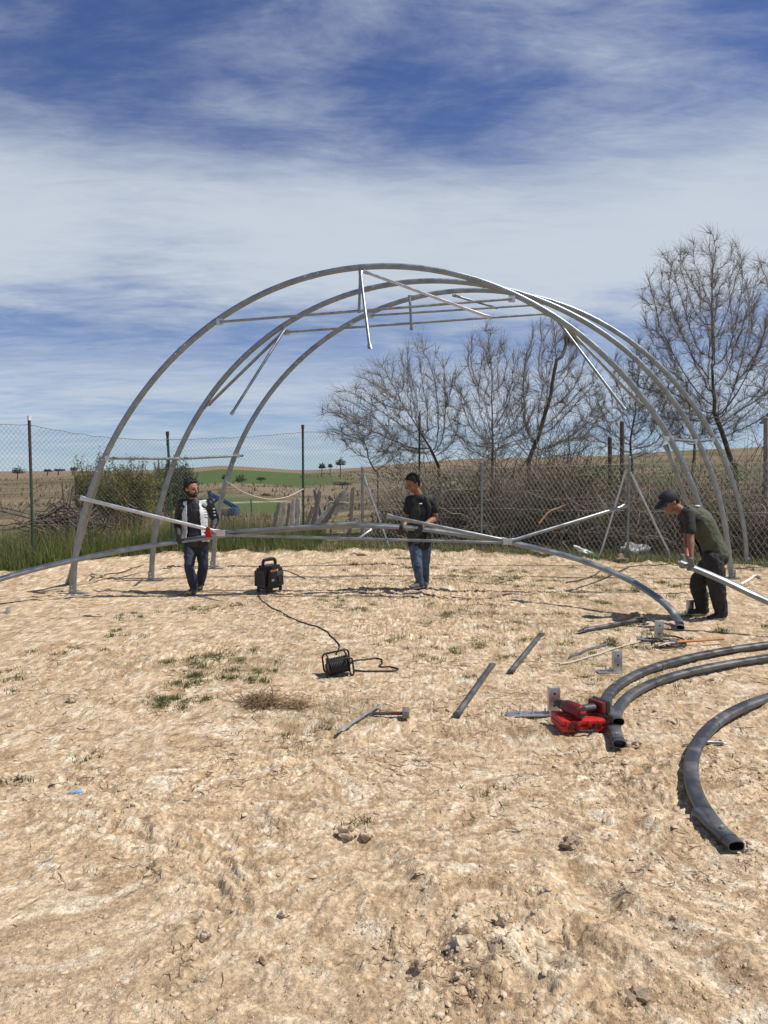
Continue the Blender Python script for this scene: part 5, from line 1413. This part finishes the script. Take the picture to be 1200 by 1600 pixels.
def head_parts(c, H, jaw=1.0):
    R3 = H.to_3x3() * 1.1                         # heads read slightly large beside the slim bodies
    L = lambda x, y, z: Vector(c) + R3 @ Vector((x, y, z))
    parts = [ball(L(0, -.006, .022), (.076, .094, .096), R3), ball(L(0, .022, -.040), (.060 * jaw, .066, .066), R3), ball(L(0, .040, -.082), (.036 * jaw, .036, .026), R3),
             ball(L(0, .066, .022), (.052, .026, .020), R3), limb([L(0, .086, .018), L(0, .099, -.006), L(0, .108, -.026)], [.009, .011, .014], tuple(R3 @ Vector((1, 0, 0))), 3),
             ball(L(0, .082, -.057), (.024, .014, .010), R3), ball(L(0, .080, -.068), (.021, .013, .009), R3)]
    for s_ in (-1, 1):
        parts += [ball(L(s_ * .077, -.008, -.004), (.010, .020, .031), R3), ball(L(s_ * .042, .058, -.022), (.024, .022, .020), R3)]
    return parts, L, R3
def foot(p, d, m, parent, org, L=.27, sole=M_SOLE, pitch=0.0):
    p = Vector(p); d = Vector((d[0], d[1], 0)).normalized(); r = d.cross(Vector((0, 0, 1)))
    P = lambda a, z: p + d * a + Vector((0, 0, z))
    parts = [loft([P(-.06, .055), P(0, .062), P(.07, .050), P(.14, .036), P(.185, .030)], [.034, .038, .043, .043, .034], [.042, .048, .038, .026, .020], r, 4, 16, .7),
             limb([P(-.02, .05), P(-.015, .12)], [.042, .045], r)]
    o = blob('shoe', parts, .008, m, parent, org, 3)
    mb = MB(); S_ = 24; V = []
    for z in (.0, .024):
        for k in range(S_):
            a = 2 * math.pi * k / S_
            x_ = math.cos(a) * .140 + .055; w = math.sin(a) * (.046 if x_ > .06 else .040)
            V.append(tuple(p + d * x_ + r * w + Vector((0, 0, z + (.010 if x_ > .17 and z == 0 else 0)))))
    mb.add(V, [[k, (k + 1) % S_, S_ + (k + 1) % S_, S_ + k] for k in range(S_)] + [list(range(S_))[::-1], list(range(S_, 2 * S_))])
    mb.build('sole', sole, o, .6, origin=None if False else org)
    return o
def decal(p, R3, size, m, parent, org, name='logo'):
    V = [Vector(p) + R3 @ Vector((a * size[0] / 2, c_, b * size[1] / 2)) for c_ in (0, -.003) for a, b in ((-1, -1), (1, -1), (1, 1), (-1, 1))]
    return MB().add([tuple(w) for w in V], [[0, 1, 2, 3], [7, 6, 5, 4], [0, 4, 5, 1], [1, 5, 6, 2], [2, 6, 7, 3], [3, 7, 4, 0]]).build(name, m, parent, 0, origin=org)

def man(label, Y0, J, look, skin_m, org_px, torso_r=(1, 0, 0), jaw=1.0):
    Pj = lambda k: U(J[k][0], J[k][1], Y0 + (J[k][2] if len(J[k]) > 2 else 0))
    j = {k: Pj(k) for k in J}
    base = G(*org_px)
    root = thing('person', label, 'person', base)
    org = root.location
    tr = Vector(torso_r).normalized()
    H = frame(look)
    hp, L, R3 = head_parts(j['head'], H, jaw)
    spine = [j['hip'] + (j['hip'] - j['waist']).normalized() * .07, j['hip'], j['waist'], j['chest'], j['chest'].lerp(j['neck'], .62), j['neck']]
    ta, tb = [.135, .160, .142, .168, .155, .062], [.095, .112, .100, .118, .092, .058]
    nd = (j['head'] - j['neck']).normalized()
    body = [loft(spine, ta, tb, tr), limb([j['sl'], j['sl'].lerp(j['sr'], .5), j['sr']], [.055, .062, .055], (0, 0, 1)),
            limb([j['neck'] - nd * .06, j['neck'].lerp(j['head'], .5), j['head'] - nd * .01], [.066, .055, .052], tr)] + hp
    for s_ in 'lr':
        body.append(limb([j['s' + s_], j['s' + s_].lerp(j['e' + s_], .5), j['e' + s_], j['e' + s_].lerp(j['w' + s_], .35), j['w' + s_]], [.056, .048, .041, .043, .029], tr))
        w = j['w' + s_]; dv = (w - j['e' + s_]).normalized()
        body.append(limb([w, w + dv * .05], [.027, .024], tr))
        body.append(limb([j['h' + s_], j['h' + s_].lerp(j['k' + s_], .5), j['k' + s_], j['k' + s_].lerp(j['a' + s_], .35), j['a' + s_]], [.088, .078, .056, .058, .040], tr))
    bo = blob('body', body, .0098, skin_m, root, org, 3)
    for s_ in (-1, 1):
        V, Fs = ball(L(s_ * .030, .076, -.001), (.013, .010, .007), R3); MB().add(V, Fs).build('eye', M_EYE, bo, .9, origin=org)
        V, Fs = ball(L(s_ * .031, .083, .024), (.020, .010, .006), R3); MB().add(V, Fs).build('eyebrow', M_HAIR, bo, .9, origin=org)
    return root, j, L, R3, spine, ta, tb, tr
def trousers(root, j, tr, spine, m, r=(.105, .098, .080, .078, .066), hemdrop=0, seed=0, wr=.020):
    org = root.location
    parts = [loft([spine[0], spine[1], spine[1].lerp(spine[2], .55)], [.152, .176, .160], [.112, .130, .118], tr)]
    for s_ in 'lr':
        a = j['a' + s_] + Vector((0, 0, -hemdrop))
        parts.append(limb([j['h' + s_], j['h' + s_].lerp(j['k' + s_], .5), j['k' + s_], j['k' + s_].lerp(a, .5), a], list(r), tr))
    return blob('trousers', parts, .011, m, root, org, 3, wr, 7, seed=seed)
def top(name, root, j, tr, spine, ta, tb, m, inf=.018, sleeve=(.068, .062, .056), to='w', frac=1.0, hem=0.0, seed=0, collar=True, wr=.016):
    org = root.location
    hemp = spine[1] + (spine[1] - spine[2]).normalized() * hem
    path = [hemp, spine[1].lerp(spine[2], .5), spine[2], spine[3], spine[4], spine[5]]
    parts = [loft(path, [.170 + inf * .6, .160 + inf, ta[2] + inf, ta[3] + inf, ta[4] + inf, .070 + inf * .6], [.122 + inf * .6, .114 + inf, tb[2] + inf, tb[3] + inf, tb[4] + inf, .064 + inf * .6], tr),
             limb([j['sl'], j['sl'].lerp(j['sr'], .5), j['sr']], [.070, .074, .070], (0, 0, 1))]
    for s_ in 'lr':
        if to == 'w': pts = [j['s' + s_], j['s' + s_].lerp(j['e' + s_], .5), j['e' + s_], j['e' + s_].lerp(j['w' + s_], .5), j['w' + s_]]; rr = [.072, sleeve[0], sleeve[1], sleeve[2], .042]
        else: pts = [j['s' + s_], j['s' + s_].lerp(j['e' + s_], frac * .55), j['s' + s_].lerp(j['e' + s_], frac)]; rr = [.070, .070, .068]
        parts.append(limb(pts, rr, tr))
    return blob(name, parts, .011, m, root, org, 3, wr, 9, seed=seed)
def vest(root, spine, ta, tb, tr, m, inf=.034, hem=.05, open_front=None, fwd=(0, -1, 0), j=None, seed=0, wr=.012):
    # sleeveless shell over the torso; the opening is cut along the front
    org = root.location
    hemp = spine[1] + (spine[1] - spine[2]).normalized() * hem
    path = [hemp, spine[1].lerp(spine[2], .5), spine[2], spine[3], spine[4], spine[5]]
    parts = [loft(path, [.168 + inf, .160 + inf, ta[2] + inf * .9, ta[3] + inf * .6, ta[4] * .92, .070 + inf * .6], [.124 + inf, .116 + inf, tb[2] + inf, tb[3] + inf, tb[4] + inf, .068 + inf * .6], tr)]
    if j is not None: parts.append(limb([j['sl'].lerp(j['sr'], .16), j['sl'].lerp(j['sr'], .5), j['sl'].lerp(j['sr'], .84)], [.076, .084, .076], (0, 0, 1)))
    f = np.array(fwd); rt = np.array(tr)
    def cut(co):
        S3 = np.array([tuple(w) for w in path])
        seg = spline(path, 8)
        k = np.array([np.argmin(((seg - c) ** 2).sum(1)) for c in co])
        rel = co - seg[k]
        front = rel @ f; lat = rel @ rt
        u_ = k / (len(seg) - 1)
        kill = np.zeros(len(co), bool)
        if open_front is not None:
            w0, w1 = open_front                                   # half widths of the opening at hem and neck
            kill |= (front > .0) & (np.abs(lat) < w0 + (w1 - w0) * u_)
        kill |= (k == len(seg) - 1) & (rel @ (seg[-1] - seg[-2]) > 0)     # neck hole
        kill |= (k == 0) & (rel @ (seg[0] - seg[1]) > 0)                  # hem
        return kill
    return blob('vest', parts, .011, m, root, org, 3, wr, 7, cut=cut, seed=seed, thick=.006)
def hair(root, L, R3, m=M_HAIR, top=1.0, seed=0):
    parts = [ball(L(0, -.024, .058), (.082, .092, .080 * top), R3), ball(L(0, -.054, .005), (.075, .054, .072), R3), ball(L(0, .046, .100), (.050, .030, .020), R3),
             ball(L(.070, -.008, .030), (.013, .034, .040), R3), ball(L(-.070, -.008, .030), (.013, .034, .040), R3)]
    return blob('hair', parts, .006, m, root, root.location, 1, .022, 55, seed=seed)

# --- man in the white vest
T_L, T_R = U(281, 844, 10.66), U(327, 833, 10.62)
p1, j, L, R3, spine, ta, tb, tr = man('man in white vest and black jacket walking with the raised arch, looking sideways', 10.98,
    dict(hip=(306, 846), waist=(306, 826), chest=(305, 803), neck=(303, 782), head=(299, 764, -.02), sl=(284, 787, 0), sr=(327, 787, .02), el=(277, 816, .06), wl=(279, 835, -.16), er=(336, 812, .05), wr=(332, 826, -.17),
         hl=(297, 850, -.01), hr=(315, 850, .01), kl=(296, 885, -.14), kr=(317, 885, .04), al=(303, 918, -.10), ar=(313, 911, .28)), (.80, -.55, -.06), M_SKIN, (305, 928), (1, .03, 0), .98)
O = p1.location
trousers(p1, j, tr, spine, M_NAVY, (.098, .088, .074, .070, .062), .01, 1, .024)
top('jacket', p1, j, tr, spine, ta, tb, M_JACKET, .014, (.066, .060, .053), hem=.05, seed=2, wr=.024)
vs_ = vest(p1, spine, ta, tb, tr, M_VESTW, .034, .0, (.104, .078), (0, -1, 0), j, 3)
hair(p1, L, R3, seed=4)
blob('beard', [ball(L(0, .026, -.070), (.060, .064, .046), R3), ball(L(0, .078, -.048), (.030, .020, .008), R3), ball(L(.056, .0, -.045), (.012, .035, .04), R3), ball(L(-.056, .0, -.045), (.012, .035, .04), R3)], .006, M_HAIR, p1, O, 1)
glove(T_L, (0, .25, -1), (0, 1, .25), (1, 0, 0), M_GLOVED, p1, O, r=.028)
glove(T_R, (0, .25, -1), (0, 1, .25), (-1, 0, 0), M_GLOVER, p1, O, r=.036)
for k, (dx, dy) in zip('lr', ((-.25, -1), (.1, -1))):
    a = j['a' + k]; foot((a.x, a.y, gz(a.x, a.y, .05) + (0 if k == 'l' else .0)), (dx, dy), M_SHOE, p1, O, sole=M_SHOE)
Rf = Matrix.Identity(3)
for i in range(4): decal(U(321 + .3 * i, 796 + i * 4.2, 10.838), Rf, (.05, .010), M_CLOTHB, vs_, O, 'print')
for i in range(3): decal(U(334 + .8 * i, 795 + i * 5, 10.90), Rf, (.028, .014), M_WHITE, p1, O, 'sleeve_print')
decal(U(283.5, 795, 10.83), Rf, (.035, .03), M_GREYPL, vs_, O, 'print')

# --- man in the middle
T_L, T_R = U(627, 830, 10.80), U(655, 829, 10.62)
p2, j, L, R3, spine, ta, tb, tr = man('man in dark tee shirt, olive vest and blue jeans holding the raised arch, looking down', 11.12,
    dict(hip=(656, 846), waist=(657, 824), chest=(658, 798), neck=(655, 775), head=(645, 756, -.06), sl=(640, 781, -.05), sr=(677, 781, .03), el=(635, 808, -.02), wl=(631, 823, -.20), er=(680, 809, -.06), wr=(661, 822, -.36),
         hl=(649, 850, -.03), hr=(664, 850, .03), kl=(652, 885, -.09), kr=(663, 886, .02), al=(657, 913, -.05), ar=(665, 911, .10)), (-.74, -.50, -.42), M_SKIN2, (655, 925), (1, .28, 0), .98)
O = p2.location
trousers(p2, j, tr, spine, M_JEANS, (.102, .092, .074, .066, .056), .0, 11, .018)
top('tee_shirt', p2, j, tr, spine, ta, tb, M_CLOTHB, .014, to='e', frac=.62, hem=.06, seed=12)
vt = vest(p2, spine, ta, tb, tr, M_VESTD, .026, .0, (.045, .052), (-.26, -.96, 0), j, 13)
hair(p2, L, R3, top=1.08, seed=14)
glove(T_L, (0, .25, -1), (0, 1, .25), (1, 0, 0), M_GLOVED, p2, O, r=.03)
glove(T_R, (-.2, .25, -1), (0, 1, .25), (-1, 0, 0), M_GLOVED, p2, O, r=.03)
for k, (dx, dy) in zip('lr', ((-.85, -.6), (-.35, -1))):
    a = j['a' + k]; foot((a.x, a.y, gz(a.x, a.y, .05)), (dx, dy), M_SHOEG, p2, O, sole=M_SHOEG)
decal(U(657, 787, 10.965), Matrix.Rotation(.28, 3, 'Z'), (.045, .014), M_WHITE, vt, O)

# --- man bending at the right
p3, j, L, R3, spine, ta, tb, tr = man('man in navy cap and olive vest bending over a steel tube at the right', 9.20,
    dict(hip=(1119, 868), waist=(1108, 846), chest=(1092, 816), neck=(1065, 799), head=(1046, 785), sl=(1076, 803, -.18), sr=(1070, 801, .17), el=(1079, 840, -.26), wl=(1080, 866, -.34), er=(1073, 838, .05), wr=(1074, 866, -.22),
         hl=(1114, 872, -.10), hr=(1116, 872, .10), kl=(1120, 915, -.14), kr=(1091, 912, .10), al=(1127, 958, -.06), ar=(1098, 952, .14)), (-.80, -.18, -.52), M_SKIN2, (1110, 970), (.03, 1, 0), 1.12)
O = p3.location
trousers(p3, j, tr, spine, M_BLACKTR, (.128, .120, .100, .090, .074), .0, 21, .028)
top('tee_shirt', p3, j, tr, spine, ta, tb, M_TEE3, .018, to='e', frac=.72, hem=.02, seed=22)
v3 = vest(p3, spine, [w * 1.06 for w in ta], [w * 1.16 for w in tb], tr, M_VESTG, .030, .03, (.06, .075), (-.62, 0, -.78), j, 23, .016)
hair(p3, L, R3, top=.85, seed=24)
glove(U(1078, 884, 8.66), (.15, .2, -1), (.05, 1, .2), (-1, 0, 0), M_GLOVEG, p3, O, r=.030)
glove(U(1069, 881, 8.78), (.0, -.15, -1), (0, -1, .1), (-1, 0, 0), M_GLOVEG, p3, O, r=.030)
for k, (dx, dy) in zip('lr', ((-.93, -.30), (-.95, -.15))):
    a = j['a' + k]; foot((a.x, a.y, gz(a.x, a.y, .05)), (dx, dy), M_SHOEB, p3, O)
cp = blob('cap', [ball(L(0, -.014, .060), (.088, .104, .078), R3), ball(L(0, -.016, .040), (.087, .103, .050), R3)], .006, M_CAP, p3, O, 2)
V = []
for z in (.0, .007):
    for k in range(13):
        a = math.pi * k / 12
        V += [tuple(L(math.cos(a) * .080, .055 + math.sin(a) * .035, .052 - z)), tuple(L(math.cos(a) * .084, .060 + math.sin(a) * .115, .052 - .020 * math.sin(a) - .016 * math.cos(a) ** 2 - z))]
n_ = 26
Fs = []
for k in range(12):
    a = 2 * k
    Fs += [[a, a + 1, a + 3, a + 2], [n_ + a + 2, n_ + a + 3, n_ + a + 1, n_ + a], [a + 1, n_ + a + 1, n_ + a + 3, a + 3], [a, a + 2, n_ + a + 2, n_ + a]]
MB().add(V, Fs + [[0, n_, n_ + 1, 1], [24, 25, n_ + 25, n_ + 24]]).build('brim', M_CAP, cp, .6, origin=O)
V, Fs = ball(L(0, .080, .082), (.022, .008, .016), R3); MB().add(V, Fs).build('emblem', M_GREYPL, cp, .9, origin=O)
V, Fs = ball(L(-.080, -.01, .060), (.006, .012, .008), R3); MB().add(V, Fs).build('emblem', M_WHITE, cp, .9, origin=O)
dk = (spine[5] - spine[4]).normalized()
V, Fs = ball(spine[4] + Vector((.085, -.06, .118)), (.035, .03, .010)); MB().add(V, Fs).build('logo', M_WHITE, v3, .9, origin=O)
